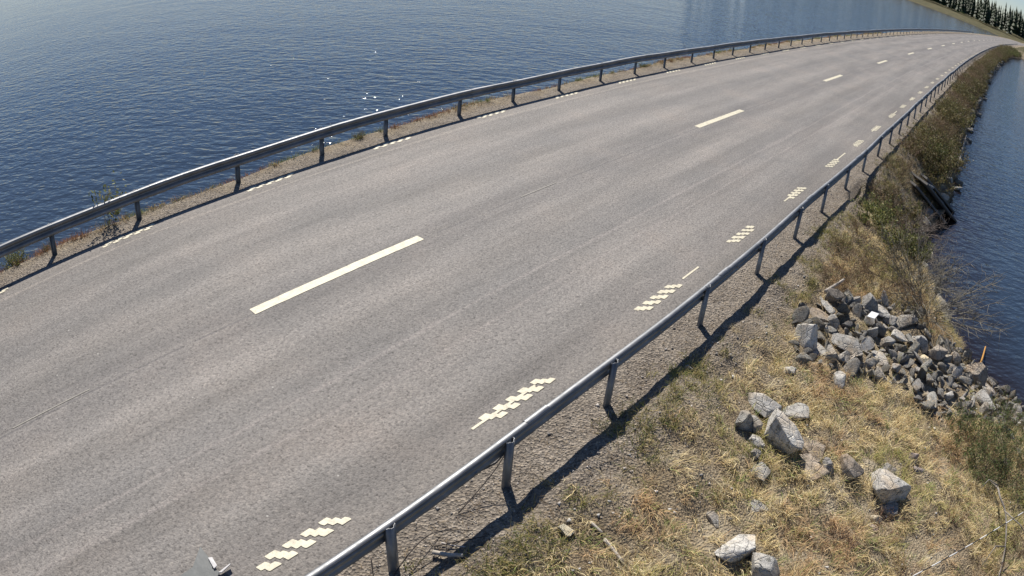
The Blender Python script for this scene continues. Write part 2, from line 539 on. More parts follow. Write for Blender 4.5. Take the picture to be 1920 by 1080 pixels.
def water_tint(S, O):
    d = np.where(O > 0, O - shore_o(S), 30)
    d = np.where((S > 170) & (O > 0), 30, d)
    k = np.clip(d / 2.6 + .18 * bump(S, O, .8), 0, 1)[..., None]
    near = np.array([.016, .009, .007]); deep = np.array([.024, .037, .056])
    return near * (1 - k) + deep * k


w_s = np.concatenate([np.arange(-59, 4, 3.), np.arange(4, 30, .4), np.arange(30, 120, 2.5), np.arange(120, 330, 10), np.arange(330, 890, 40)])
w_o = np.concatenate([np.arange(-900, -80, 80), np.arange(-80, -12, 6), np.arange(-12, 5, 1.5), np.arange(5, 15, .35), np.arange(15, 60, 4), np.arange(60, 700, 60)])
tag(grid('lake', w_s, w_o, lambda S, O: np.full(S.shape, WATER), LAKE, water_tint), kind='structure')

r_s = np.concatenate([np.arange(-50, 0, 2.), np.arange(0, 60, 1.), np.arange(60, 880, 4)])
edge_l = lambda S: -3.62 + .035 * np.sin(S * 1.7) + .03 * np.sin(S * 4.1 + 1)
_oo = np.linspace(-1, 1, 25)


def road_mesh():
    S, T = np.meshgrid(np.concatenate([np.arange(-50, -6, 2.), np.arange(-6, 40, .2), np.arange(40, 120, 1.), np.arange(120, 880, 4)]), _oo, indexing='ij')
    lo = -3.60 + .03 * np.sin(S * 1.7) + .03 * np.sin(S * 4.3 + 1) + .02 * np.sin(S * 11)
    hi = 3.74 + .04 * np.sin(S * 1.3 + 2) + .03 * np.sin(S * 3.7) + .025 * np.sin(S * 9.7)
    O = lo + (hi - lo) * (T + 1) / 2
    X, Y = R(S, O)
    V = np.stack([X, Y, 0 * X], -1).reshape(-1, 3)
    a, b = S.shape
    i = np.arange(a - 1)[:, None] * b + np.arange(b - 1)[None, :]
    F = np.stack([i, i + 1, i + b + 1, i + b], -1).reshape(-1, 4)[:, ::-1]
    return mesh_np('road', V, F, ASPHALT, uv=np.stack([O, S], -1).reshape(-1, 2))


road = tag(road_mesh(), kind='structure')


def strip(name, s0, s1, o0, o1, n=8, ragged=0.0, seed=0, mat=None):
    rg = random.Random(seed)
    V, F = [], []
    for k in range(n + 1):
        s = s0 + (s1 - s0) * k / n
        e = ragged if 0 < k < n else 0
        for o in (o0 + rg.uniform(-e, e), o1 + rg.uniform(-e, e)):
            x, y = R(s + rg.uniform(-ragged, ragged) * (2 if k in (0, n) else 0), o)
            V.append((float(x), float(y), .005))
        if k:
            F.append((2 * k - 2, 2 * k - 1, 2 * k + 1, 2 * k))
    return mesh_np(name, V, F, mat or PAINT, road)


# centre line: three metres of paint, nine metres of gap
for k, s in enumerate([-12.05, 0, 12.15, 24.3, 36.2, 48.35, 60.45, 72.55, 84.65, 96.75, 108.85, 120.95, 133.05, 145.2, 157.3, 169.4, 181.5]):
    strip('centre_line_dash', s, s + 3.0, -.125, .03, 24, .004, k)


def edge_dash(sc, side, seed, thin=0):
    """a profiled edge dash: five slanting bars, each made of three blobs of thermoplastic"""
    rg = random.Random(seed)
    V, F = [], []
    o_in = 3.265 if side > 0 else -3.435
    w = .155 if side > 0 else .125
    for b in range(5):
        s0 = sc - .52 + b * .207
        t0, t1 = (0, 3)
        wear = rg.random()
        if b == 4 and wear < .35: t1 = 2
        if b == 0 and wear < .25: t0 = 1
        for t in range(t0, t1):
            # blob: a rounded skewed cell
            oc = o_in + side * (t + .5) * w / 3
            cs = s0 + .045 + t * .066 + rg.uniform(-.008, .008)
            hs = .061 + rg.uniform(-.006, .008); ho = w / 6 + .005
            base = len(V)
            for ca, sa in ((1, .0), (1, .8), (.86, 1), (0, 1), (-.86, 1), (-1, .8), (-1, 0), (-1, -.8), (-.86, -1), (.86, -1)):
                r = 1 + rg.uniform(-.07, .05)
                x, y = R(cs + hs * ca * r + .010 * sa, oc + ho * sa * r)
                V.append((float(x), float(y), .0045 + .0006 * t + .0002 * b))
            x, y = R(cs, oc)
            V.append((float(x), float(y), .0065 + .0006 * t + .0002 * b))
            c = len(V) - 1
            for a in range(10):
                F.append((base + a, base + (a + 1) % 10, c))
    if thin:
        a0, a1 = (sc - .72, sc + .3) if thin < 0 else (sc + .4, sc + 1.35)
        if thin == 2: a0, a1 = sc + .72, sc + 1.25
        base = len(V)
        for k in range(5):
            s = a0 + (a1 - a0) * k / 4
            for o in (3.315, 3.345):
                x, y = R(s, o); V.append((float(x), float(y), .0042))
            if k:
                F.append((base + 2 * k - 2, base + 2 * k - 1, base + 2 * k + 1)); F.append((base + 2 * k - 2, base + 2 * k + 1, base + 2 * k))
    F = [f if side > 0 else f[::-1] for f in F]
    return mesh_np('edge_line_dash', V, F, PAINT, road)


R_EDGE = [-4.8, -1.85, 1.12, 4.12, 7.1, 10.05, 13.2, 16.1, 19.0, 22.15, 25.1, 28.05, 31, 33.95, 36.9, 39.85, 42.75] + [45.7 + 2.96 * k for k in range(30)]
L_EDGE = [-3.3, -.38, 2.58, 5.55, 8.52, 11.48, 14.5, 17.45, 20.4, 23.35, 26.3, 29.3, 32.2, 35.1, 38.0, 40.9] + [43.9 + 2.96 * k for k in range(20)]
THIN = {1: 0, 2: -1, 3: 2, 5: -1, 6: 1, 8: -1, 9: 1, 11: -1}
for k, s in enumerate(R_EDGE):
    edge_dash(s, 1, 50 + k, THIN.get(k, 0))
for k, s in enumerate(L_EDGE):
    edge_dash(s, -1, 150 + k)
strip('worn_centre_line', 5.3, 6.3, -.022, -.004, 4, .002, 9, WORN)
strip('worn_centre_line', -3.7, -2.5, -.066, -.05, 4, .002, 9, WORN)

# ------------------------------------------------------------------ guardrails
def guardrail(label, side, o_post, posts, top, s_from, s_to):
    x, y = R(0, o_post)
    root = empty('guardrail', (float(x), float(y), 0))
    tag(root, label, 'guardrail', 'steel guardrails along the road')
    inv = Vector(root.location)
    # W beam, road side of the posts
    d0 = .008
    prof = []
    T = .0045
    pts = [(0.0, .196), (.004, .206), (.046, .203), (.062, .194), (.068, .178), (.066, .150), (.050, .132), (.030, .122), (.022, .106), (.030, .090), (.050, .080), (.066, .062), (.068, .034), (.058, .012), (.034, .0)]
    prof = [(a, b) for a, b in pts] + [(a - T, b - (T if b > .19 else -T if b < .015 else 0)) for a, b in reversed(pts)]
    stations = []
    s = s_from
    rg = random.Random(5 + side)
    while s <= s_to:
        t = heading(s)
        nx, ny = math.cos(t) * side, -math.sin(t) * side      # away from the road
        wob = .012 * math.sin(s * .8 + side) + .010 * math.sin(s * .23 + 1)
        zz = top - .204 + .008 * math.sin(s * .61 + 2 * side) + .006 * math.sin(s * 1.7)
        x, y = R(s, o_post - side * (d0 + wob))
        o = Vector((float(x), float(y), zz)) - inv
        stations.append((o, Vector((-nx, -ny, 0)), Vector((0, 0, 1))))
        s += .5 if s < 60 else 2.0
    V, F = extrude_profile(stations, prof)
    if side < 0:
        F = [f[::-1] for f in F]
    beam = mesh_np('beam', [tuple(v) for v in V], F, STEEL, root)
    # lap joints where two beam lengths are bolted together
    lap = [(a + .006 * (1 if b > 0 else 1), b + (.004 if b > .19 else -.003 if b < .02 else 0)) for a, b in pts]
    lap = lap + [(a - .004, b) for a, b in reversed(lap)]
    s = s_from + 1.3
    while s < min(s_to, 70):
        sts = []
        for ds in (0, .32):
            t = heading(s + ds); nx, ny = math.cos(t) * side, -math.sin(t) * side
            sx = s + ds
            k = np.interp(sx, [s_from + .5 * i for i in range(len(stations))][:140], list(range(len(stations)))[:140])
            i = int(k); f = k - i
            o = stations[i][0].lerp(stations[i + 1][0], f)
            sts.append((o, Vector((-nx, -ny, 0)), Vector((0, 0, 1))))
        V, F = extrude_profile(sts, lap)
        n = len(lap)
        if side < 0: F = [q[::-1] for q in F]
        mesh_np('lap_joint', [tuple(v) for v in V], F, STEEL, beam)
        s += 4.0
    # posts: open sigma section
    sec = [(-.050, -.030), (-.050, .0), (-.022, .006), (-.012, .022), (.012, .022), (.022, .006), (.050, .0), (.050, -.030), (.040, -.030)]
    th_ = .006
    prof2 = sec + [(a - (th_ if a > 0.03 else -th_ if a < -.03 else 0), b - th_) for a, b in reversed(sec)]
    proto = None
    for k, s in enumerate(posts):
        if s > s_to: break
        t = heading(s)
        z0 = float(ground_z(s, o_post))
        if proto is None or k % 3 == 0:
            sts = [(Vector((0, 0, z)), Vector((1, 0, 0)), Vector((0, 1, 0))) for z in (-.25, 0, top + .0)]
            V, F = extrude_profile(sts, prof2)
            n = len(prof2); h = len(sec)
            topi = 2 * n
            for j in range(h - 1):
                F.append((topi + j, topi + j + 1, topi + n - 2 - j, topi + n - 1 - j))
            proto = mesh_np('post', [tuple(v) for v in V], F, STEEL, root)
            p = proto
        else:
            p = proto.copy(); COL.objects.link(p)
        x, y = R(s, o_post)
        p.location = Vector((float(x), float(y), .0)) - inv
        # web faces away from the road
        p.rotation_euler = (rg.uniform(-.02, .02), rg.uniform(-.02, .02), -t + (math.pi / 2 if side > 0 else -math.pi / 2) + math.pi)
    # bolts
    bolt = None
    for k, s in enumerate(posts[:26]):
        for sb, in_front in ((s + .03, -1), (s + 1.0, 1)):
            if side > 0 and in_front < 0: continue
            if bolt is None:
                bm_v, bm_f = [], []
                for r, z in ((.020, 0), (.020, .006), (.012, .013)):
                    for a in range(8):
                        bm_v.append((z, r * math.cos(a * math.tau / 8), r * math.sin(a * math.tau / 8)))
                for i in range(2):
                    for a in range(8):
                        bm_f.append((i * 8 + a, i * 8 + (a + 1) % 8, i * 8 + 8 + (a + 1) % 8, i * 8 + 8 + a))
                bm_f += [(16, 17, 18, 19), (16, 19, 20, 23), (20, 21, 22, 23)]
                bolt = mesh_np('bolt', bm_v, bm_f, STEEL, beam); q = bolt
            else:
                q = bolt.copy(); COL.objects.link(q)
            t = heading(sb)
            away = side if side > 0 else -side
            off = o_post - side * (d0 + (.008 if side > 0 else .012))
            x, y = R(sb, off + (.006 if side > 0 else .004))
            q.location = Vector((float(x), float(y), top - .10)) - inv
            q.rotation_euler = (0, 0, -t)
    return root


rp = [-7.7, -5.6, -3.5, -1.42, .03, 1.70, 3.92, 5.95, 7.82, 9.6, 11.62, 13.55, 15.6, 17.6] + [19.55 + 1.96 * k for k in range(80)]
lp = [-7.6, -5.6, -3.65, -1.72, .03, 2.15, 4.1, 5.75, 7.95, 9.85, 11.75, 13.75, 15.7, 17.65, 19.75, 21.7, 23.62, 25.6] + [27.55 + 1.96 * k for k in range(60)]
guardrail('dark steel guardrail on the near side of the road, next to the grassy bank', 1, 4.10, rp, .575, -9, 250)
guardrail('steel guardrail on the far side of the road, beside the open lake', -1, -3.97, lp, .54, -9, 160)

# ------------------------------------------------------------------ rocks
import bmesh
_ICO = {}


def ico(n):
    if n not in _ICO:
        bm = bmesh.new(); bmesh.ops.create_icosphere(bm, subdivisions=n, radius=1)
        V = np.array([v.co[:] for v in bm.verts]); F = np.array([[v.index for v in f.verts] for f in bm.faces])
        bm.free(); _ICO[n] = (V, F)
    return _ICO[n]


def rock_mesh(seed, w, d, h, n=4, cuts=18, rough=.03):
    rg = np.random.default_rng(seed)
    V, F = ico(n); V = V.copy()
    V = np.sign(V) * np.abs(V) ** .62
    V[:, 2] *= .95
    nrm = rg.normal(size=(cuts, 3)); nrm /= np.linalg.norm(nrm, axis=1)[:, None]
    nrm = np.vstack([nrm, [[rg.normal() * .18, rg.normal() * .18, 1]]])
    nrm /= np.linalg.norm(nrm, axis=1)[:, None]
    for k, q in enumerate(nrm):
        lim = rg.uniform(.42, .72) if k < len(nrm) * .5 else rg.uniform(.70, 1.0)
        dd = V @ q - lim
        V -= np.where(dd > 0, dd, 0)[:, None] * q[None, :]
    # chipped ledges and surface grain
    ph = rg.uniform(0, 6, 6)
    g = (np.sin(V[:, 0] * 7 + ph[0]) * np.sin(V[:, 1] * 8 + ph[1]) + .6 * np.sin(V[:, 2] * 15 + V[:, 0] * 9 + ph[2]) * np.sin(V[:, 1] * 17 + ph[3])
         + .4 * np.sin(V[:, 0] * 31 + ph[4]) * np.sin(V[:, 1] * 29 + V[:, 2] * 33 + ph[5]))
    V *= (1 + rough * .45 * g)[:, None]
    V = (V - (V.max(0) + V.min(0)) / 2) / (V.max(0) - V.min(0))
    V *= np.array([w, d, h])[None, :]
    return V, F


def rock(name, V, F, s, o, yaw, tone, sink=.25, tilt=(0, 0)):
    ob = mesh_np(name, V, F, ROCK)
    hh = V[:, 2].max()
    ob.location = P(s, o, hh * (1 - 2 * sink))
    ob.rotation_euler = (tilt[0], tilt[1], yaw)
    warm = 1.0
    ob.color = (tone, tone * .985, tone * .95, 1)
    return ob


ROCKS = [
(2.73, 5.89, 0.50, 0.40, 0.38, 1.35, 1, 20, 'large pale boulder with a cracked face, biggest of the cluster left of the grass slope'),
(3.13, 5.42, 0.39, 0.31, 0.16, 1.25, 2, 35, 'rough broken pale rock above the large pale boulder'),
(3.06, 5.49, 0.23, 0.18, 0.1, 1.1, 3, 10, 'small broken rock just under the rough pale one'),
(2.55, 5.41, 0.22, 0.17, 0.24, 0.85, 4, -20, 'dark grey rock with a light top edge at the left end of the boulder cluster'),
(2.64, 5.52, 0.18, 0.14, 0.18, 0.95, 5, 15, 'grey upright rock touching the dark one left of the large pale boulder'),
(2.43, 5.66, 0.2, 0.16, 0.1, 1.15, 6, 0, 'small pale rock at the left foot of the large pale boulder'),
(3.32, 5.81, 0.33, 0.27, 0.07, 0.95, 7, -10, 'flat grey rock behind the large pale boulder'),
(2.9, 6.27, 0.41, 0.33, 0.09, 0.72, 8, 25, 'brown flat slab on the right of the large pale boulder'),
(2.62, 6.31, 0.44, 0.35, 0.1, 0.9, 9, 35, 'long speckled grey slab below the brown flat one'),
(2.74, 6.54, 0.19, 0.15, 0.14, 0.9, 10, 10, 'small bluish rock beside the long speckled slab'),
(2.91, 6.8, 0.31, 0.25, 0.23, 0.72, 11, 20, 'brown grey rock with a pale spot midway to the square boulder'),
(3.02, 7.35, 0.50, 0.44, 0.27, 1.2, 512, 5, 'square pale boulder with a bright top edge alone on the grass slope'),
(3.19, 7.55, 0.14, 0.11, 0.15, 1.05, 13, 0, 'small pale stone against the right side of the square boulder'),
(3.44, 7.28, 0.2, 0.16, 0.09, 0.85, 14, 0, 'rounded stone just behind the square boulder'),
(2.86, 7.51, 0.28, 0.22, 0.06, 0.8, 15, 20, 'low flat stone at the foot of the square boulder'),
(2.57, 7.4, 0.16, 0.12, 0.1, 1.45, 16, 0, 'small cream stone below the square boulder'),
(2.41, 7.41, 0.14, 0.11, 0.05, 0.95, 17, 0, 'small pinkish stone below the cream one'),
(3.92, 7.55, 0.14, 0.12, 0.16, 0.75, 18, 0, 'purple grey stone right of and above the square boulder'),
(3.81, 7.69, 0.16, 0.13, 0.06, 0.8, 19, 0, 'low grey stone just below the purple grey one'),
(0.98, 6.16, 0.4, 0.32, 0.18, 1.5, 20, -25, 'white angular boulder at the bottom edge, left of its pair'),
(0.92, 6.52, 0.38, 0.3, 0.26, 0.98, 21, 30, 'grey angular boulder at the bottom edge, right of the white one'),
(1.66, 6.09, 0.23, 0.18, 0.05, 1.0, 22, -15, 'flat pale stone in the grass above the white angular boulder'),
(1.16, 5.79, 0.18, 0.14, 0.04, 0.8, 23, 10, 'half sunken grey stone in the grass left of the flat pale one'),
(2.11, 5.88, 0.25, 0.2, 0.05, 0.95, 24, 30, 'long broken speckled stone below the boulder cluster'),
(2.23, 5.73, 0.12, 0.1, 0.09, 0.9, 25, 0, 'small grey stone between the boulder cluster and the long broken stone'),
(4.42, 6.11, 0.23, 0.19, 0.16, 1.25, 26, 30, 'white stone on the grass just below the rubble'),
(5.18, 6.6, 0.29, 0.23, 0.14, 0.8, 27, 0, 'grey stone with a dark underside below the rubble'),
(4.05, 5.42, 0.19, 0.15, 0.07, 1.2, 28, 0, 'pale stone at the lower left corner of the rubble'),
(-0.07, 4.85, 0.15, 0.12, 0.08, 1.4, 29, 10, 'cream cube shaped stone on the gravel near the bottom rail posts'),
(13.61, 6.45, 0.33, 0.26, 0.24, 1.1, 30, 0, 'yellowish boulder standing alone in the water off the bank'),
(2.93, 4.45, 0.1, 0.08, 0.08, 1.1, 31, 0, 'small pale stone at the edge of the right guardrail shadow'),
(4.8, 5.38, 0.41, 0.33, 0.44, 1.4, 32, -5, 'big pale block with a flat white top at the left end of the rubble'),
(5.63, 5.3, 0.47, 0.38, 0.1, 0.72, 33, 20, 'brown grey slab behind the big pale block of the rubble'),
(5.62, 5.57, 0.25, 0.2, 0.25, 0.95, 34, 40, 'tilted grey slab right of the big pale block'),
(5.31, 5.91, 0.67, 0.54, 0.15, 0.85, 35, -20, 'long arched grey slab in the middle left of the rubble'),
(4.83, 5.59, 0.37, 0.29, 0.08, 1.05, 36, 15, 'low pale slab at the foot of the big pale block'),
(4.75, 5.82, 0.35, 0.28, 0.21, 0.8, 37, 30, 'mossy grey block below the long arched slab'),
(5.92, 6.2, 0.21, 0.17, 0.2, 0.6, 38, 0, 'dark rounded stone in the centre of the rubble'),
(6.16, 6.46, 0.31, 0.25, 0.18, 0.75, 39, 20, 'grey block right of the dark rounded stone'),
(6.47, 6.6, 0.39, 0.32, 0.18, 1.2, 40, -25, 'pale wedge shaped stone in the right half of the rubble'),
(6.9, 6.33, 0.31, 0.25, 0.18, 0.95, 41, 10, 'grey block near the top of the rubble'),
(7.13, 6.58, 0.59, 0.47, 0.13, 0.7, 42, -30, 'long dark slab leaning along the top right of the rubble'),
(6.97, 6.11, 0.46, 0.37, 0.1, 1.05, 43, 0, 'low pale ledge along the top of the rubble'),
(6.83, 6.99, 0.47, 0.38, 0.24, 1.0, 44, 10, 'large pale stone at the right end of the upper rubble'),
(6.53, 7.14, 0.27, 0.22, 0.06, 1.45, 45, 15, 'yellowish white stone among the waterside rubble'),
(6.79, 7.33, 0.44, 0.35, 0.27, 0.85, 46, 25, 'grey brown block beside the yellowish white stone'),
(7.0, 7.72, 0.27, 0.21, 0.28, 1.0, 47, 0, 'upright pale stone at the water edge above the brown stick'),
(7.61, 8.3, 0.6, 0.48, 0.34, 0.75, 48, -30, 'long dark grey slab beside the brown stick at the water edge'),
(7.8, 8.67, 0.53, 0.42, 0.12, 1.15, 49, 25, 'bright flat slab at the water edge right of the brown stick'),
(6.74, 8.56, 0.64, 0.51, 0.14, 1.0, 50, 20, 'wide pale slab below the bright flat one'),
(6.16, 8.54, 0.3, 0.24, 0.28, 0.8, 51, 0, 'square grey block under the wide pale slab'),
(7.8, 9.31, 0.26, 0.21, 0.2, 0.7, 52, 0, 'round grey stone standing in the shallows by the right edge'),
(7.61, 9.48, 0.42, 0.34, 0.2, 0.85, 53, 0, 'wide grey stone at the right edge of the shore'),
(4.94, 5.96, 0.28, 0.22, 0.12, 0.9, 54, -10, 'grey stone below the arched slab of the rubble'),
(5.07, 6.09, 0.21, 0.17, 0.14, 1.2, 55, 10, 'pale split stone in the lower rubble'),
(5.64, 6.46, 0.39, 0.31, 0.08, 1.1, 56, 0, 'thin pale slab in the lower middle of the rubble'),
(5.57, 7.49, 0.27, 0.22, 0.06, 1.05, 57, 0, 'flat pale stone at the lower edge of the waterside rubble'),
(5.81, 7.79, 0.19, 0.15, 0.19, 1.2, 58, -35, 'bright wedge of stone standing in the lower waterside rubble'),
(6.29, 5.35, 0.25, 0.2, 0.25, 0.62, 59, 0, 'dark boulder at the back of the rubble under the brown brush'),
(6.91, 5.89, 0.32, 0.26, 0.21, 0.8, 60, 0, 'grey stone in the brush above the rubble'),
(16.69, 5.59, 0.57, 0.46, 0.18, 1.0, 61, 0, 'pale stone at the top of the sloping planks'),
]

for (s, o, w, d, h, tone, seed, rot, lab) in ROCKS:
    g = .9 if 32 <= seed <= 58 else (1.2 if w > .3 else 1.08)
    V, F = rock_mesh(seed, w * g, d * g, h * 1.15 * g, 4, 15)
    x, y = R(s, o)
    rg = random.Random(seed)
    ob = rock('stone' if w < .2 else ('boulder' if w > .4 else 'rock'), V, F, s, o, -math.atan2(float(x), float(y)) + math.radians(-rot), tone * 1.0, .31,
              (rg.uniform(-.15, .25), rg.uniform(-.2, .2)))
    if 'brown' in lab:
        ob.color = (tone * 1.05, tone * .93, tone * .80, 1)
    elif 'bluish' in lab:
        ob.color = (tone * .95, tone * 1.0, tone * 1.1, 1)
    elif 'purple' in lab or 'pink' in lab:
        ob.color = (tone * 1.08, tone * .96, tone * .98, 1)
    elif 'cream' in lab or 'yellow' in lab:
        tone = max(tone, 1.5)
        ob.color = (tone * 1.03, tone * .98, tone * .80, 1)
    tag(ob, lab, 'rock', 'rocks and boulders lying on the bank')

# the rubble: individual angular stones filling the bank between the larger blocks
RUBBLE = [(5.35, 5.0), (6.45, 5.29), (7.25, 5.92), (7.75, 6.81), (7.16, 7.2), (8.49, 7.87), (8.75, 8.63), (8.21, 9.37), (8.2, 9.63), (7.13, 9.59), (6.14, 8.9), (5.6, 8.12), (5.03, 7.55), (5.25, 6.97), (4.87, 6.21), (4.43, 5.79), (4.21, 5.38)]


def inside(poly, s, o):
    c = False
    n = len(poly)
    for i in range(n):
        s1, o1 = poly[i]; s2, o2 = poly[(i + 1) % n]
        if (o1 > o) != (o2 > o) and s < (s2 - s1) * (o - o1) / (o2 - o1) + s1:
            c = not c
    return c


rgr = random.Random(11)
protos = []
for k in range(9):
    V, F = rock_mesh(300 + k, 1.0, rgr.uniform(.6, .9), rgr.uniform(.35, .75), 3, 12, .02)
    protos.append((V, F))
placed = [(r[0], r[1], r[2] * .42) for r in ROCKS]
fill = []
tries = 0
while len(fill) < 298 and tries < 60000:
    tries += 1
    s = rgr.uniform(4, 9.1); o = rgr.uniform(4.9, 9.8)
    if not inside(RUBBLE, s, o): continue
    big = rgr.random()
    sz = rgr.uniform(.19, .31) if len(fill) < 75 else rgr.uniform(.10, .19)
    if any((s - a) ** 2 + (o - b) ** 2 < (r + sz * .25) ** 2 for a, b, r in placed): continue
    placed.append((s, o, sz * .40)); fill.append((s, o, sz))
first = {}
fill_obs = []
KINDS = [('pale grey angular stone in the rubble, light among darker ones', 1.05, 1.5), ('mid grey angular stone packed in the rubble beside the water', .68, .95), ('dark grey stone lodged low in the rubble between paler ones', .35, .6)]
for k, (s, o, sz) in enumerate(fill):
    j = k % 9
    if j not in first:
        ob = mesh_np('rubble_stone', protos[j][0], protos[j][1], ROCK); first[j] = ob
    else:
        ob = first[j].copy(); COL.objects.link(ob)
    q = (0, 1, 1, 2, 1, 0, 2, 1)[rgr.randrange(8)]
    ob.scale = (sz * 1.15, sz * rgr.uniform(.55, 1.05), sz * rgr.uniform(.5, 1.25))
    ob.location = P(s, o, sz * rgr.uniform(.08, .30))
    ob.rotation_euler = (rgr.uniform(-.8, .8), rgr.uniform(-.8, .8), rgr.uniform(0, 6.28))
    tn = rgr.uniform(KINDS[q][1], KINDS[q][2])
    ob.color = (tn, tn * .985, tn * rgr.uniform(.90, .98), 1)
    fill_obs.append((ob, s, o, sz, q, ob.scale[2] / sz))

SHORT = {32: 'the big pale block', 33: 'the brown grey slab', 34: 'the tilted grey slab', 35: 'the long arched slab', 36: 'the low pale slab', 37: 'the mossy grey block', 38: 'the dark rounded stone',
         39: 'the grey central block', 40: 'the pale wedge stone', 41: 'the grey upper block', 42: 'the long leaning slab', 43: 'the low pale ledge', 44: 'the large pale end stone', 45: 'the yellowish white stone',
         46: 'the grey brown block', 47: 'the upright waterside stone', 48: 'the long dark slab', 49: 'the bright flat slab', 50: 'the wide pale slab', 51: 'the square grey block', 52: 'the round shallows stone',
         53: 'the wide right edge stone', 54: 'the stone under the arch', 55: 'the pale split stone', 56: 'the thin pale slab', 57: 'the flat pale lower stone', 58: 'the bright stone wedge', 27: 'the stone with a dark underside', 59: 'the dark back boulder', 60: 'the grey stone in the brush'}
anchors = [(r[0], r[1], SHORT[r[6]]) for r in ROCKS if r[6] in SHORT]
for ob, s, o, sz, q, fl in fill_obs:
    x, y = (float(v) for v in R(s, o))
    best = min(anchors, key=lambda a: (a[0] - s) ** 2 + (a[1] - o) ** 2)
    ax, ay = (float(v) for v in R(best[0], best[1]))
    d0 = math.hypot(ax, ay)
    across = ((x - ax) * ay - (y - ay) * ax) / d0; depth = ((x - ax) * ax + (y - ay) * ay) / d0
    if abs(across) > 1.8 * abs(depth): where = 'right of' if across > 0 else 'left of'
    elif abs(depth) > 1.8 * abs(across): where = 'behind' if depth > 0 else 'in front of'
    else: where = ('behind' if depth > 0 else 'below') + (' right of' if across > 0 else ' left of')
    size = 'tiny' if sz < .11 else 'small' if sz < .15 else 'fist sized' if sz < .20 else 'larger'
    shape = 'flat' if fl < .7 else 'blocky' if fl < 1.0 else 'upright'
    tag(ob, '%s %s %s stone %s %s' % (size, ('pale', 'mid grey', 'dark')[q], shape, where, best[2]), 'stone', 'small stones filling the rubble by the water')

ORD = 'first second third fourth fifth sixth seventh eighth ninth tenth eleventh twelfth thirteenth fourteenth fifteenth sixteenth seventeenth eighteenth nineteenth twentieth'.split()


def by_post(s):
    k = int(round((s + 1.42) / 1.95))
    if k < 20: return 'level with the %s near rail post' % ORD[max(k, 0)]
    if k < 30: return 'a little beyond the twentieth near rail post'
    return 'along the distant part of the bank' if k < 55 else 'near the far end of the dam'


# stones along the waterline under the shrubs, and out to the right edge of the frame
k = 0
for i in range(96):
    s = 10.0 + (i / 96) ** 1.7 * 105 + rgr.uniform(-.3, .3)
    o = float(shore_o(s)) + rgr.uniform(-.35, .15)
    sz = rgr.uniform(.2, .55) * (1 + s * .006)
    ob = first[i % 9].copy(); COL.objects.link(ob)
    ob.scale = (sz, sz, sz * .8)
    ob.location = P(s, o, sz * .1)
    if ob.location.z < WATER: ob.location.z = WATER + .02
    ob.rotation_euler = (rgr.uniform(-.5, .5), rgr.uniform(-.5, .5), rgr.uniform(0, 6.28))
    tn = rgr.uniform(.35, .85) if rgr.random() < .85 else 1.25
    ob.color = (tn, tn, tn * .96, 1)
    ob.name = 'shore_stone'
    tag(ob, '%s %s stone at the waterline %s' % ('bigger' if sz / (1 + s * .006) > .3 else 'small', 'white' if tn > 1.2 else 'light grey' if tn > .6 else 'dark', by_post(s)), 'stone', 'stones along the waterline of the bank')
# a few loose stones to the right of the green shrub
for i in range(26):
    s = rgr.uniform(4.6, 7.2); o = rgr.uniform(9.0, 10.4)
    if s > 6.3 and o < 9.5: continue
    sz = rgr.uniform(.12, .32)
    ob = first[(i * 2) % 9].copy(); COL.objects.link(ob)
    ob.scale = (sz, sz * .9, sz * .9); ob.location = P(s, o, sz * .15)
    ob.rotation_euler = (rgr.uniform(-.5, .5), rgr.uniform(-.5, .5), rgr.uniform(0, 6.28))
    tn = rgr.uniform(.6, 1.1); ob.color = (tn, tn, tn * .96, 1)
    ob.name = 'rubble_stone'
    tag(ob, '%s %s stone by the right edge, %s' % ('large' if sz > .25 else 'medium' if sz > .18 else 'small', 'pale' if tn > .85 else 'dark grey', 'above the junipers' if s > 6.3 else 'beside the junipers' if s > 5.4 else 'below the junipers'), 'stone', 'stones beyond the juniper bushes')

# ------------------------------------------------------------------ ground cover (nobody could count it)
rn = np.random.default_rng(4)


def xyz(s, o, dz=0):
    x, y = R(s, o)
    return np.stack([x, y, ground_z(s, o) + dz], -1)


def pebbles(name, s, o, size, tint, sink=.3):
    n = len(s)
    base = np.array([[1, 0, 0], [-.5, .87, 0], [-.5, -.87, 0], [.25, .1, .75], [.1, -.1, -.6], [-.35, .2, .5]])
    T = np.array([[0, 1, 3], [1, 2, 5], [2, 0, 3], [1, 5, 3], [2, 3, 5], [0, 4, 1], [1, 4, 2], [2, 4, 0]])
    a = rn.uniform(0, 6.28, n); c, q = np.cos(a), np.sin(a)
    Pp = base[None] * rn.uniform(.6, 1.4, (n, 6, 1)) * size[:, None, None] * np.array([1, .8, .7])
    X = Pp[..., 0] * c[:, None] - Pp[..., 1] * q[:, None]; Y = Pp[..., 0] * q[:, None] + Pp[..., 1] * c[:, None]
    V = np.stack([X, Y, Pp[..., 2]], -1) + xyz(s, o)[:, None, :] + (size * .3)[:, None, None] * np.array([0, 0, 1])
    F = (T[None] + (np.arange(n) * 6)[:, None, None]).reshape(-1, 3)
    return mesh_np(name, V.reshape(-1, 3), F, PEBBLE, col=np.repeat(tint, 6, 0))


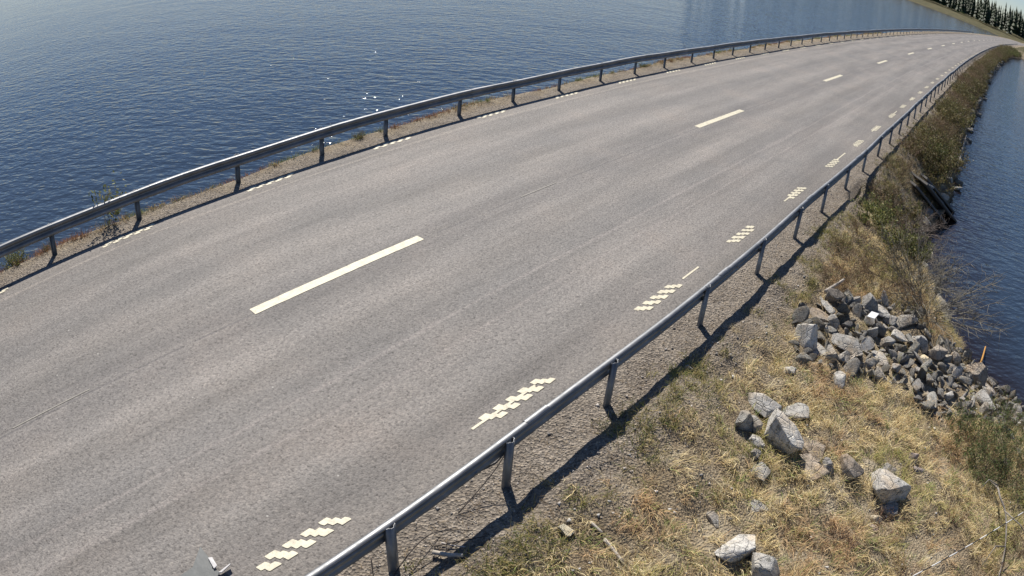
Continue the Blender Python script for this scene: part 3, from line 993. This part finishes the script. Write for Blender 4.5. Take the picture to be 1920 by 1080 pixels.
n = 15000
s = rn.uniform(-3.5, 24, n) ** 1.0; o = 3.70 + rn.beta(1.6, 1.7, n) * 1.5
far = rn.random(n) < .25
o = np.where(far, 4.6 + rn.random(n) * 1.6, o)
tn = rn.choice([.16, .26, .36, .50], n, p=[.3, .33, .25, .12])[:, None] * np.array([1.04, .95, .84])
tag(pebbles('verge_gravel', s, o, rn.uniform(.004, .015, n) * np.where(rn.random(n) < .05, 2.0, 1), tn), kind='stuff',
    label='loose pinkish grey gravel on the verge under the near guardrail', cat='gravel')
n = 420
s = -3 + rn.random(n) * 13; o = 4.7 + rn.random(n) * 5.5
ok = ground_z(s, o) > WATER + .1
s, o = s[ok], o[ok]; n = len(s)
tn = rn.choice([.3, .45, .65], n)[:, None] * np.array([1.0, .97, .90])
tag(pebbles('scattered_pebbles', s, o, rn.uniform(.012, .035, n), tn), kind='stuff', label='pale pebbles scattered through the dry grass', cat='pebbles')
n = 6000
s = rn.uniform(-4, 30, n); o = -3.64 - rn.random(n) * .62
tn = rn.choice([.2, .28, .36], n)[:, None] * np.array([1.04, .97, .90])
tag(pebbles('verge_gravel', s, o, rn.uniform(.005, .014, n), tn), kind='stuff', label='loose gravel on the narrow verge under the far guardrail', cat='gravel')


def blades(name, s, o, length, width, lean, tint, label, cat='grass', seg_droop=.5, az=None, dz=0.0):
    n = len(s)
    b = xyz(s, o, dz)
    if az is None: az = rn.uniform(0, 6.28, n)
    d = np.stack([np.cos(az), np.sin(az), 0 * az], -1)
    sd = np.stack([-np.sin(az), np.cos(az), 0 * az], -1)
    tw = rn.uniform(-1, 1, n)
    sd = sd * np.cos(tw)[:, None] + np.array([0, 0, 1]) * np.sin(tw)[:, None] * .6
    up = np.array([0, 0, 1.])
    L = length[:, None]; ln = lean[:, None]
    p1 = b + L * .5 * (up * np.cos(ln) + d * np.sin(ln))
    l2 = ln + seg_droop * rn.uniform(.4, 1.6, (n, 1))
    p2 = p1 + L * .5 * (up * np.cos(l2) + d * np.sin(l2))
    side = sd * width[:, None] / 2
    V = np.stack([b - side, b + side, p1 - side * .8, p1 + side * .8, p2], 1)
    T = np.array([[0, 1, 3], [0, 3, 2], [2, 3, 4]])
    F = (T[None] + (np.arange(n) * 5)[:, None, None]).reshape(-1, 3)
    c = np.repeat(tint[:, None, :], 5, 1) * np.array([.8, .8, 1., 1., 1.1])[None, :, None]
    return tag(mesh_np(name, V.reshape(-1, 3), F, BLADE, col=c.reshape(-1, 3)), label, cat, kind='stuff')


STRAW = np.array([[.84, .69, .38], [.68, .54, .27], [.90, .78, .48], [.58, .45, .24], [.48, .44, .17], [.28, .34, .11], [.62, .43, .24], [.44, .35, .22]])


def tuft_points(n, fs, fo, per, spread, keep):
    cs = fs(n); co = fo(n)
    k = keep(cs, co) > rn.random(n)
    cs, co = cs[k], co[k]
    cid = np.repeat(np.arange(len(cs)), per)
    s = cs[cid] + rn.normal(0, spread, len(cid)); o = co[cid] + rn.normal(0, spread, len(cid))
    return s, o, cid, len(cs)


def patchv(s, o, k, ph):
    return .5 + .5 * bump(s * k + ph, o * k - ph)


rocks_np = np.array([(a, b, r) for a, b, r in placed])


def off_rocks(s, o, f=.8):
    ok = np.ones(len(s), bool)
    for a, b, r in rocks_np:
        ok &= (s - a) ** 2 + (o - b) ** 2 > (r * f) ** 2
    return ok


def keep_land(s, o):
    k = np.clip((o - 4.75 - .35 * bump(s, o, .6)) * 1.4, 0, 1)
    k *= np.where(patchv(s, o, .55, 3.) > .36, 1, .35)
    k *= np.where(ground_z(s, o) > WATER + .12, 1, 0)
    inr = np.array([inside(RUBBLE, a, b) for a, b in zip(s, o)])
    return np.where(inr, .06, k)


s, o, cid, nc = tuft_points(6800, lambda n: -3.4 + rn.random(n) ** .9 * 14.5, lambda n: 4.5 + rn.random(n) * 6.2, 26, .05, keep_land)
ok = off_rocks(s, o); s, o, cid = s[ok], o[ok], cid[ok]
n = len(s)
ci = rn.random(nc)
green = patchv(np.array([0.]), np.array([0.]), 1, 1)
pv = patchv(s, o, .8, 1.7)[...]
pick = np.where(ci[cid] < .12, 5, np.where(pv > .66, 4, np.where(pv < .38, 6, rn.integers(0, 4, n))))
pick = np.where(rn.random(n) < .3, rn.integers(0, 8, n), pick)
tint = STRAW[pick] * rn.uniform(.7, 1.25, (n, 1))
az_c = rn.uniform(0, 6.28, nc)[cid] + rn.normal(0, .7, n)
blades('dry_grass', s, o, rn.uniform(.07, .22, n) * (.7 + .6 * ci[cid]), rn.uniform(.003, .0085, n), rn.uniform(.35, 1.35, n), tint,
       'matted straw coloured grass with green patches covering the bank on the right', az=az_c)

# flat litter and moss on the gravel side
s, o, cid, nc = tuft_points(2300, lambda n: -3.4 + rn.random(n) * 30, lambda n: 4.16 + rn.random(n) * .85, 28, .05, lambda s, o: np.where(patchv(s, o, .75, 5.) > .55, .8, .05) * np.clip((o - 4.1) * 2, 0.1, 1))
n = len(s)
tint = np.array([[.26, .25, .07], [.38, .32, .13], [.13, .17, .05], [.50, .40, .20]])[rn.integers(0, 4, n)] * rn.uniform(.7, 1.2, (n, 1))
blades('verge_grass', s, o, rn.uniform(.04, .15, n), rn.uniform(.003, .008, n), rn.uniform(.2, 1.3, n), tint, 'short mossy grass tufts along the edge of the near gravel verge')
n = 20000
s = -3.4 + rn.random(n) * 20; o = 3.9 + rn.random(n) ** .8 * 1.8
tint = np.array([[.34, .25, .14], [.2, .14, .09], [.42, .34, .22]])[rn.integers(0, 3, n)] * rn.uniform(.6, 1.2, (n, 1))
blades('grass_litter', s, o, rn.uniform(.03, .10, n), rn.uniform(.002, .005, n), rn.uniform(1.35, 1.55, n), tint, 'dead grass litter scattered over the gravel by the near guardrail', seg_droop=.05, dz=.01)

# far lip of the road: rusty low growth on the lake side
s, o, cid, nc = tuft_points(2600, lambda n: -4 + rn.random(n) ** 1.3 * 64, lambda n: -4.12 - rn.random(n) ** .8 * .55, 18, .05, lambda s, o: np.where(patchv(s, o, .9, 2.) > .42, .95, .3))
o = o - .010 * np.clip(s, 0, 35)
n = len(s)
pv = patchv(s, s * 0, .5, .3)
LP = np.array([[.27, .14, .07], [.34, .24, .11], [.19, .20, .065], [.42, .33, .17]])
tint = LP[np.where(pv > .6, 2, np.where(pv < .42, 0, rn.integers(0, 4, n)))] * rn.uniform(.7, 1.2, (n, 1))
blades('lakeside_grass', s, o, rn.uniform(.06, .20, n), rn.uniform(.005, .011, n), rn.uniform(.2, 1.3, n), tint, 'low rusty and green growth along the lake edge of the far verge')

# far bank behind the shrubs, up to the end of the dam
s, o, cid, nc = tuft_points(2600, lambda n: 11 + rn.random(n) ** 1.6 * 160, lambda n: 4.5 + rn.random(n) * 2.2, 16, .08, lambda s, o: np.where(ground_z(s, o) > WATER + .1, .9, 0))
n = len(s)
tint = STRAW[rn.integers(0, 8, n)] * rn.uniform(.25, .6, (n, 1))
blades('bank_grass', s, o, rn.uniform(.08, .26, n) * (1 + s * .01), rn.uniform(.006, .014, n) * (1 + s * .03), rn.uniform(.2, 1.2, n), tint, 'brown grass between the shrubs along the bank')
n = 9000
s = 179 + rn.random(n) * 90; o = 9 + rn.random(n) * 100
tint = STRAW[rn.integers(1, 8, n)] * rn.uniform(.4, .9, (n, 1))
blades('shore_grass', s, o, rn.uniform(.4, .9, n), rn.uniform(.08, .2, n), rn.uniform(.2, 1.2, n), tint, 'olive brown grass on the land where the dam ends')

# ------------------------------------------------------------------ shrubs and sticks
def twig_paths(rg, n, length, spread, height, k=5, fork=2, base_r=.08, r0=.006, droop=.0, wig=.25):
    paths, radii = [], []
    tips = []
    for i in range(n):
        a = rg.uniform(0, 6.28); r = base_r * math.sqrt(rg.random())
        p = np.array([r * math.cos(a), r * math.sin(a), -.04])
        a += rg.normal(0, .4)
        el = rg.uniform(.25, 1.0)
        d = np.array([math.cos(a) * spread * el, math.sin(a) * spread * el, height])
        d /= np.linalg.norm(d)
        L = length * rg.uniform(.55, 1.1)
        pts = [p.copy()]
        for j in range(k):
            d = d + rg.normal(0, wig, 3) * .35 + np.array([0, 0, -droop])
            d /= np.linalg.norm(d)
            p = p + d * L / k
            pts.append(p.copy())
            if j >= 1 and fork:
                for f in range(rg.integers(0, fork + 1)):
                    dd = d + rg.normal(0, .75, 3); dd /= np.linalg.norm(dd)
                    l2 = L * rg.uniform(.18, .42)
                    q1 = p + dd * l2 * .5; dd = dd + rg.normal(0, .3, 3); dd /= np.linalg.norm(dd)
                    q2 = q1 + dd * l2 * .5
                    paths.append(np.array([p, q1, q2])); radii.append(np.array([.5, .35, .15]) * r0)
                    tips += [q1, q2]
        paths.append(np.array(pts)); radii.append(np.linspace(1, .3, len(pts)) * r0)
        tips += pts[2:]
    return paths, radii, np.array(tips)


def leaf_cloud(rg, pts, n, size, aspect, jitter, cols, shade=(.6, 1.3)):
    c = pts[rg.integers(0, len(pts), n)] + rg.normal(0, jitter, (n, 3))
    c[:, 2] = np.maximum(c[:, 2], .0)
    d = rg.normal(size=(n, 3)); d[:, 2] += .3; d /= np.linalg.norm(d, axis=1)[:, None]
    e = np.cross(d, rg.normal(size=(n, 3))); e /= np.linalg.norm(e, axis=1)[:, None]
    L = (size * rg.uniform(.6, 1.4, n))[:, None]
    V = np.stack([c, c + d * L * .5 + e * L * aspect, c + d * L, c + d * L * .5 - e * L * aspect], 1).reshape(-1, 3)
    F = np.arange(n * 4).reshape(-1, 4)
    tint = np.asarray(cols)[rg.integers(0, len(cols), n)] * rg.uniform(shade[0], shade[1], (n, 1))
    return V, F, np.repeat(tint, 4, 0)


def shrub(name, seed, stems, leaves, stemcol, cols):
    rg = np.random.default_rng(seed)
    root = empty(name, (0, 0, 0))
    p, r, tips = twig_paths(rg, **stems)
    V, F = tubes(p, r, 3)
    c = np.array(stemcol) * rg.uniform(.7, 1.3, (len(V), 1))
    mesh_np('stems', V, F, TWIG, root, col=c)
    if leaves:
        V, F, c = leaf_cloud(rg, tips, cols=cols, **leaves)
        mesh_np('foliage', V, F, LEAF, root, col=c)
    return root


GREEN = [[.13, .15, .045], [.19, .20, .06], [.09, .105, .035], [.26, .24, .09]]
OLIVE = [[.19, .17, .06], [.12, .13, .04], [.28, .23, .10], [.15, .11, .055]]
BROWN = [[.27, .18, .10], [.18, .115, .07], [.36, .26, .16], [.17, .14, .07]]
JUNI = [[.09, .13, .04], [.12, .16, .045], [.17, .19, .07], [.06, .09, .035], [.20, .15, .08]]
mk = {
    'heather': lambda sd: shrub('heather', sd, dict(n=42, length=.42, spread=1.0, height=.8, fork=2, base_r=.22, r0=.0035), dict(n=1500, size=.022, aspect=.28, jitter=.02), (.13, .09, .06), BROWN),
    'olive': lambda sd: shrub('shrub', sd, dict(n=34, length=.50, spread=1.0, height=.9, fork=2, base_r=.20, r0=.004), dict(n=1500, size=.036, aspect=.3, jitter=.022), (.12, .09, .06), OLIVE),
    'green': lambda sd: shrub('shrub', sd, dict(n=26, length=.55, spread=1.0, height=.9, fork=2, base_r=.16, r0=.004), dict(n=1500, size=.048, aspect=.34, jitter=.035), (.12, .09, .06), GREEN),
    'juniper': lambda sd: shrub('juniper', sd, dict(n=34, length=.66, spread=1.1, height=.7, fork=3, base_r=.22, r0=.005), dict(n=2300, size=.05, aspect=.12, jitter=.03), (.12, .09, .06), JUNI),
    'sapling': lambda sd: shrub('seedling', sd, dict(n=8, length=.6, spread=.6, height=1.0, fork=2, base_r=.05, r0=.004), dict(n=260, size=.05, aspect=.28, jitter=.03), (.16, .12, .08), [[.22, .25, .10], [.17, .20, .08], [.28, .27, .14]]),
    'bare': lambda sd: shrub('bare_bush', sd, dict(n=46, length=1.2, spread=1.3, height=.5, fork=4, base_r=.25, r0=.0085, droop=.03, k=8), None, (.20, .175, .145), BROWN),
    'red': lambda sd: shrub('reddish_brush', sd, dict(n=55, length=.5, spread=.7, height=1., fork=1, base_r=.28, r0=.003), dict(n=300, size=.02, aspect=.3, jitter=.02), (.22, .12, .075), BROWN),
}
PROTO = {}


def put(kind, s, o, sc, label, group, cat='shrub', rz=None, dz=0.0, tint=1.0, lean=None, zs=1.0):
    sd = rgp.randrange(3)
    key = (kind, sd)
    if key not in PROTO:
        PROTO[key] = mk[kind](hash_seed(kind) + sd)
        ob = PROTO[key]
    else:
        ob = copy_tree(PROTO[key])
    ob.location = P(s, o, dz)
    ob.scale = (sc, sc, sc * zs)
    ob.rotation_euler = (0, 0, rgp.uniform(0, 6.28) if rz is None else rz)
    if lean is not None:
        ob.rotation_euler = (lean[0], lean[1], ob.rotation_euler[2])
    for ch in ob.children:
        v = tint * rgp.uniform(.85, 1.15)
        ch.color = (v, v * rgp.uniform(.95, 1.05), v, 1)
    return tag(ob, label, cat, group)


def hash_seed(kind):
    return sum(ord(c) * (i + 3) for i, c in enumerate(kind)) * 7


rgp = random.Random(21)
G1 = 'shrubs growing on the near part of the bank'
# brown brush behind the rubble
for (s, o, sc, lb) in [(6.75, 5.25, 1.1, 'brown brush clump just behind the big pale block of the rubble'), (7.6, 5.25, 1.25, 'brown brush clump between the rail shadow and the rubble'),
                       (7.5, 5.85, 1.2, 'brown brush clump at the back edge of the rubble'), (8.3, 5.6, 1.2, 'brown brush clump below the bright green shrub'),
                       (8.2, 4.95, .9, 'small brown brush clump beside the rail shadow'), (7.9, 6.5, 1.1, 'brown brush clump in front of the bare bush over the water'),
                       (9.2, 5.05, 1.0, 'rust brown brush clump left of the bright green shrub'), (11.2, 5.35, 1.1, 'brown brush clump above the bright green shrub'),
                       (12.0, 5.0, .9, 'brown brush clump by the rail shadow near the sloping planks')]:
    put('heather', s, o, sc * .8, lb, G1, 'shrub')
for (s, o, sc, lb) in [(10.3, 5.15, .95, 'bright green leafy shrub left of the bare grey bush'), (9.7, 5.85, .95, 'yellow green leafy shrub just above the bare bush by the water'),
                       (9.9, 6.3, .75, 'small green leafy shrub nearest the boulder in the water'), (11.0, 5.0, .7, 'small green leafy shrub beside the rail shadow')]:
    put('green', s, o, sc, lb, G1)
for (s, o, sc, lb, rz) in [(8.2, 6.95, 1.2, 'large bare grey bush hanging over the dark water above the rubble', 0), (8.9, 6.5, 1.0, 'bare twiggy bush between the brown brush and the water', 1.),
                           (12.9, 5.75, .95, 'bare pale twigged bush at the foot of the sloping planks', 2.), (11.9, 6.1, .75, 'small bare bush on the bank left of the boulder in the water', 3.)]:
    put('bare', s, o, sc, lb, 'leafless bushes by the water', 'bush', rz)
for (s, o, sc, lb) in [(5.15, 8.35, .85, 'dark green juniper bush nearest the stony shore, left one of the clump'), (5.35, 8.95, .95, 'dark green juniper bush in the middle of the clump at the right edge'),
                       (6.4, 9.15, .8, 'light green juniper bush at the top of the clump beside the shore stones'), (4.75, 9.35, .8, 'dark green juniper bush touching the right edge of the picture'), (4.7, 8.75, .7, 'low juniper bush just above the dead branch')]:
    put('juniper', s, o, sc, lb, 'juniper bushes at the right edge', 'juniper', tint=1.1)
for (s, o, sc, lb) in [(2.35, 7.55, .8, 'reddish thin stemmed brush below the cream stone'), (2.1, 8.05, .75, 'reddish thin stemmed brush left of the twisted cable'), (1.9, 7.1, .7, 'reddish thin stemmed brush at the bottom edge'), (3.4, 8.5, .7, 'thin brown brush between the square boulder and the dead branch'), (2.9, 9.2, .8, 'dark tangled brush under the dead branch'), (3.4, 9.6, .9, 'dark tangled brush at the right edge below the junipers')]:
    put('red', s, o, sc * .8, lb, 'thin stemmed brush in the grass', 'brush', tint=.8 if 'dark' in lb else 1.3)

# the overgrown bank running along the road to the end of the dam
i = 0
s = 12.6
while s < 172:
    step = .36 * (1 + s * .022)
    for row in range(2):
        o_hi = float(shore_o(s)) - .5
        o = 4.75 + (o_hi - 4.75) * ((row + rgp.random()) / 2)
        if s < 17.6 and o > 5.0 and 12.9 < s: continue      # the sloping planks lie here
        if o < 4.95 and rgp.random() < .55: continue
        u = (o - 4.7) / 1.6 + .25 * math.sin(s * .7) + rgp.uniform(-.3, .3)
        kind = 'heather' if u < .25 else ('olive' if u < .92 else 'green')
        if rgp.random() < .12: kind = 'heather'
        ssc = rgp.uniform(1.05, 1.6)
        lb = '%s %s shrub %s, %s' % ('large' if ssc > 1.42 else 'medium' if ssc > 1.22 else 'small', {'heather': 'brown', 'olive': 'olive', 'green': 'leafy green'}[kind],
                                   'beside the rail shadow' if o < 5.1 else ('halfway down the bank' if row == 0 else 'close to the water'), by_post(s))
        put(kind, s, o, ssc * (1 + s * .0035) * (.8 if o < 5.1 else 1.0), lb, 'shrubs overgrowing the long bank', tint=rgp.uniform(.75, 1.1))
        i += 1
    s += step
# shrubs where the dam meets the land
for i in range(34):
    s = 180 + rgp.random() ** 1.5 * 90; o = 9 + rgp.random() * 45
    put('olive', s, o, rgp.uniform(2.5, 4.5), 'round olive shrub on the far land where the dam ends', 'shrubs where the dam ends', tint=.9)

# lake side: seedling and low greenery
put('sapling', -.45, -4.27, 1.3, 'thin green willow seedling behind the far guardrail left of its second post', 'small plants on the lake verge', 'seedling', zs=1.15, dz=-.02)
put('green', -2.45, -4.36, .55, 'bushy green plant behind the far guardrail at the left edge of the picture', 'small plants on the lake verge', 'plant')
put('olive', -1.75, -4.30, .28, 'small yellow green tuft plant just left of the first far rail post', 'small plants on the lake verge', 'plant')
put('olive', 5.25, -4.22, .30, 'green tuft plant left of the fifth far rail post', 'small plants on the lake verge', 'plant')
put('green', 17.0, -4.42, .30, 'small upright plant behind the far guardrail in the distance', 'small plants on the lake verge', 'plant')


def stick(name, pts, r0, r1, mat, label, cat='stick', n=7, group=None, sub=6):
    pts = [np.array(p) for p in pts]
    fine = []
    m = len(pts)
    for a in range(m - 1):
        p0 = pts[max(a - 1, 0)]; p1 = pts[a]; p2 = pts[a + 1]; p3 = pts[min(a + 2, m - 1)]
        for t in np.linspace(0, 1, sub, endpoint=(a == m - 2)):
            fine.append(.5 * ((2 * p1) + (-p0 + p2) * t + (2 * p0 - 5 * p1 + 4 * p2 - p3) * t * t + (-p0 + 3 * p1 - 3 * p2 + p3) * t ** 3))
    fine = np.array(fine)
    org = fine[0].copy()
    V, F = tubes([fine - org], [np.linspace(r0, r1, len(fine))], n)
    ob = mesh_np(name, V, F, mat, smooth=True)
    ob.location = org
    return tag(ob, label, cat, group)


def G(s, o, dz=0.01):
    return tuple(P(s, o, dz))


GS = 'sticks lying about the verge'
DARKTWIG = m_plain('dark_twig_bark', (.03, .024, .02), (.075, .06, .05), 12, .9)
stick('birch_stick', [G(-1.07, 4.20, .05), G(-1.01, 4.32, .05), G(-.95, 4.43, .05)], .022, .018, PALEWOOD, 'broken birch stick with white top side near the bottom rail post', group=GS)
stick('driftwood_piece', [G(.17, 4.95, .02), G(.15, 5.10, .03)], .017, .013, PALEWOOD, 'short pale wood piece right of the cream stone', group=GS)
stick('driftwood_piece', [G(.12, 5.15, .03), G(.03, 5.42, .03)], .020, .014, PALEWOOD, 'thicker pale wood piece below the short one, in the grass', group=GS)
stick('driftwood_piece', [G(6.25, 5.20, .14), G(6.75, 5.36, .20)], .035, .018, PALEWOOD, 'bleached driftwood piece at the upper left edge of the rubble', group=GS)
stick('twig', [G(-.55, 4.02, .01), G(-.1, 4.02, .22), G(.14, 4.03, .46)], .006, .004, DARKTWIG, 'thin dark stalk leaning on the guardrail beam above the gravel', 'twig', group=GS)
stick('twig', [G(-1.75, 4.28, .01), G(-1.4, 4.15, .10), G(-1.0, 4.12, .17), G(-.62, 4.25, .02)], .007, .004, DARKTWIG, 'long dark arching twig over the gravel near the bottom post', 'twig', group=GS)
stick('twig', [G(-1.62, 4.05, .38), G(-1.2, 3.98, .34), G(-.75, 3.95, .20)], .005, .003, DARKTWIG, 'thin twig reaching out from the bottom rail post', 'twig', group=GS)
stick('twig', [G(-1.62, 4.05, .30), G(-1.75, 4.22, .16), G(-1.85, 4.38, .02)], .006, .004, DARKTWIG, 'thin dark twig curving down below the bottom rail post', 'twig', group=GS)
stick('twig', [G(-1.0, 4.15, .02), G(-.8, 4.3, .05), G(-.62, 4.42, .02)], .006, .004, DARKTWIG, 'straight brown twig lying across the gravel by the birch stick', 'twig', group=GS)
stick('twig', [G(-.93, 4.17, .03), G(-.88, 4.26, .03), G(-.84, 4.36, .02)], .007, .005, BIRCH, 'short light twig above the birch stick', 'twig', group=GS)
ob = stick('dead_branch', [G(4.5, 8.95, .10), G(4.2, 9.02, .22), G(3.95, 9.05, .26), G(3.75, 9.25, .20), G(3.3, 9.4, .14), G(2.7, 9.4, .12)], .020, .010, GREYWOOD,
           'bleached crooked dead branch under the junipers at the right edge', 'branch')
for a, b, c in (((4.25, 9.0, .22), (4.15, 8.8, .32), (4.0, 8.72, .25)), ((3.8, 9.2, .2), (3.6, 9.5, .26), (3.5, 9.75, .2)), ((3.3, 9.4, .14), (3.1, 9.2, .2), (2.8, 9.1, .12))):
    q = [np.array(G(*t)) - np.array(ob.location) for t in (a, b, c)]
    V, F = tubes([np.array(q)], [np.array([.012, .009, .005])], 5)
    mesh_np('side_branch', V, F, GREYWOOD, ob)
stick('brown_stick', [G(8.0, 8.32, .10), tuple(Vector(R(8.9, 8.42)).to_3d() + Vector((0, 0, WATER + .16))), tuple(Vector(R(9.75, 8.48)).to_3d() + Vector((0, 0, WATER + .03)))], .026, .018, ORANGE,
      'orange brown stick standing out of the water by the rubble')
stick('pale_log', [tuple(Vector(R(23.9, 6.28)).to_3d() + Vector((0, 0, WATER + .10))), tuple(Vector(R(28, 6.24)).to_3d() + Vector((0, 0, WATER + .13))), tuple(Vector(R(31.5, 6.2)).to_3d() + Vector((0, 0, WATER + .10)))], .06, .04, PALEWOOD,
      'pale narrow log floating along the waterline of the bank', 'log')

# sloping planks that run down into the lake
def plank(s0, o0, s1, o1, z0, z1, w, t, label):
    a = Vector(R(s0, o0)).to_3d() + Vector((0, 0, z0)); b = Vector(R(s1, o1)).to_3d() + Vector((0, 0, z1))
    d = (b - a); L = d.length; d.normalize()
    side = d.cross(Vector((0, 0, 1))).normalized(); up = side.cross(d)
    V, F = [], []
    n = 10
    rg = random.Random(int(L * 1000))
    for k in range(n + 1):
        c = d * (L * k / n)
        j = rg.uniform(-.008, .008)
        for x, z in ((-w / 2, 0), (-w / 2 + .01, t), (0, t + .006 + j), (w / 2 - .01, t), (w / 2, 0)):
            V.append(tuple(c + side * (x + j) + up * z))
        if k:
            for q in range(5):
                F.append(((k - 1) * 5 + q, (k - 1) * 5 + (q + 1) % 5, k * 5 + (q + 1) % 5, k * 5 + q))
    ob = mesh_np('plank', V, F, OLDWOOD)
    me = ob.data
    ob.location = a
    bm = bmesh.new(); bm.from_mesh(me)
    bm.verts.ensure_lookup_table()
    for base in (0, n * 5):
        vs = [bm.verts[base + q] for q in range(5)]
        try: bm.faces.new(vs)
        except ValueError: pass
    bmesh.ops.recalc_face_normals(bm, faces=bm.faces)
    bm.to_mesh(me); bm.free()
    return tag(ob, label, 'plank', 'old planks sloping into the lake')


plank(16.7, 5.50, 18.0, 6.62, -.34, -1.33, .34, .06, 'grey plank farthest up the road of the set sloping into the lake')
plank(15.95, 5.42, 17.3, 6.58, -.26, -1.32, .85, .06, 'wide dark middle plank of the set sloping into the lake')
plank(15.3, 5.32, 16.6, 6.50, -.30, -1.36, .32, .06, 'dark plank nearest the bare bush, sloping into the lake')

# litter
def sheet(name, pts, mat, label, cat, thick=.006, parent=None):
    n = len(pts)
    org = Vector(pts[0])
    V = [tuple(Vector(p) - org) for p in pts] + [tuple(Vector(p) - org + Vector((0, 0, thick))) for p in pts]
    me = bpy.data.meshes.new(name)
    F = [tuple(range(n))[::-1], tuple(range(n, 2 * n))] + [(k, (k + 1) % n, n + (k + 1) % n, n + k) for k in range(n)]
    me.from_pydata(V, [], F); me.materials.append(mat)
    ob = bpy.data.objects.new(name, me); COL.objects.link(ob)
    ob.location = org
    if parent: ob.parent = parent; ob.location = org - parent.location
    elif label: tag(ob, label, cat)
    return ob


cz = float(ground_z(6.4, 6.05)) + .20
def C(s, o, z): return tuple(Vector(R(s, o)).to_3d() + Vector((0, 0, z)))
sheet('paper_card', [C(6.24, 5.99, cz), C(6.27, 6.12, cz), C(6.45, 6.15, cz + .02), C(6.42, 6.02, cz + .02)], WHITE, 'small white card lying on the rubble stones', 'card', .01)
t = sheet('torn_sheet', [C(-2.60, 2.81, .008), C(-2.61, 3.01, .014), C(-2.66, 3.10, .02), C(-2.62, 3.17, .02), C(-2.80, 3.26, .01), C(-3.12, 3.12, .006), C(-3.0, 2.98, .006), C(-2.80, 2.97, .01)], FILM, 'torn dark grey sheet with pale edges lying on the asphalt at the bottom edge', 'litter', .006)
sheet('pale_edge', [C(-2.62, 2.98, .025), C(-2.585, 3.0, .03), C(-2.61, 3.12, .045), C(-2.65, 3.12, .035)], FILMPALE, None, None, .01, t)
sheet('raised_flap', [C(-2.64, 3.17, .02), C(-2.50, 3.16, .03), C(-2.50, 3.19, .06), C(-2.62, 3.21, .05)], FILMPALE, None, None, .01, t)

# twisted stay wire strung low, bottom right; sun on its turns painted as stripes
A = Vector(C(1.5, 8.06, -.04)); B = Vector(C(3.68, 9.46, -.30))
def twisted_cable(a, b, seglen=.17):
    d = b - a; L = d.length
    a2 = a - d * .35; b2 = b + d * .6
    root = empty('twisted_cable', a2)
    tag(root, 'thin taut twisted cable, sun on its turns painted white, crossing the bottom right corner', 'cable')
    n = int((b2 - a2).length / seglen)
    for kind, mat, rad in (('unlit_turn', DARKCABLE, .0075), ('sunlit_turn', PALECABLE, .0080)):
        for k in range(n):
            if (k % 2 == 0) != (kind == 'unlit_turn'): continue
            p = (b2 - a2) * (k / n); q = (b2 - a2) * ((k + 1) / n)
            V, F = tubes([np.array([p[:], ((p + q) / 2)[:], q[:]])], [np.full(3, rad)], 6)
            mesh_np(kind, V, F, mat, root)


twisted_cable(A, B)


# ------------------------------------------------------------------ far shore: a wood that reads as one mass
rf = np.random.default_rng(9)
VV, FF, CC = [], [], []
base = 0
n = 620
s = 205 + rf.random(n) ** .7 * 220; o = -40 + rf.random(n) * 360
o = np.where((s < 262) & (o < 34), o + 60, o)
s = np.concatenate([s, 385 + rf.random(700) * 120]); o = np.concatenate([o, -8 - rf.random(700) * 260])
keep = ((o > 9) | ((o < -9) & (s > 380)))
s, o = s[keep], o[keep]
for a, b in zip(s, o):
    x, y = R(a, b); z = max(float(ground_z(a, b)), WATER + .2)
    h = rf.uniform(9, 17); r = h * rf.uniform(.13, .2)
    for t in range(7):
        z0 = z + h * (.08 + .13 * t); z1 = z0 + h * .2; rr = r * (1 - t / 7.5) * rf.uniform(.85, 1.15)
        m = 7
        an = np.arange(m) * 6.283 / m + rf.random()
        jag = rf.uniform(.6, 1.2, m)
        ring = np.stack([x + rr * np.cos(an) * jag, y + rr * np.sin(an) * jag, z0 + rf.uniform(-.4, .3, m)], -1)
        VV.append(np.vstack([ring, [[x, y, z1]]]))
        FF.append(np.array([[base + q, base + (q + 1) % m, base + m] for q in range(m)]))
        CC.append(np.tile(np.array([[.035, .055, .022]]) * rf.uniform(.6, 1.4), (m + 1, 1)))
        base += m + 1
tag(mesh_np('far_wood', np.concatenate(VV), np.concatenate(FF), LEAF, col=np.concatenate(CC)), 'dark conifer wood on the far shore of the lake', 'wood', kind='stuff')
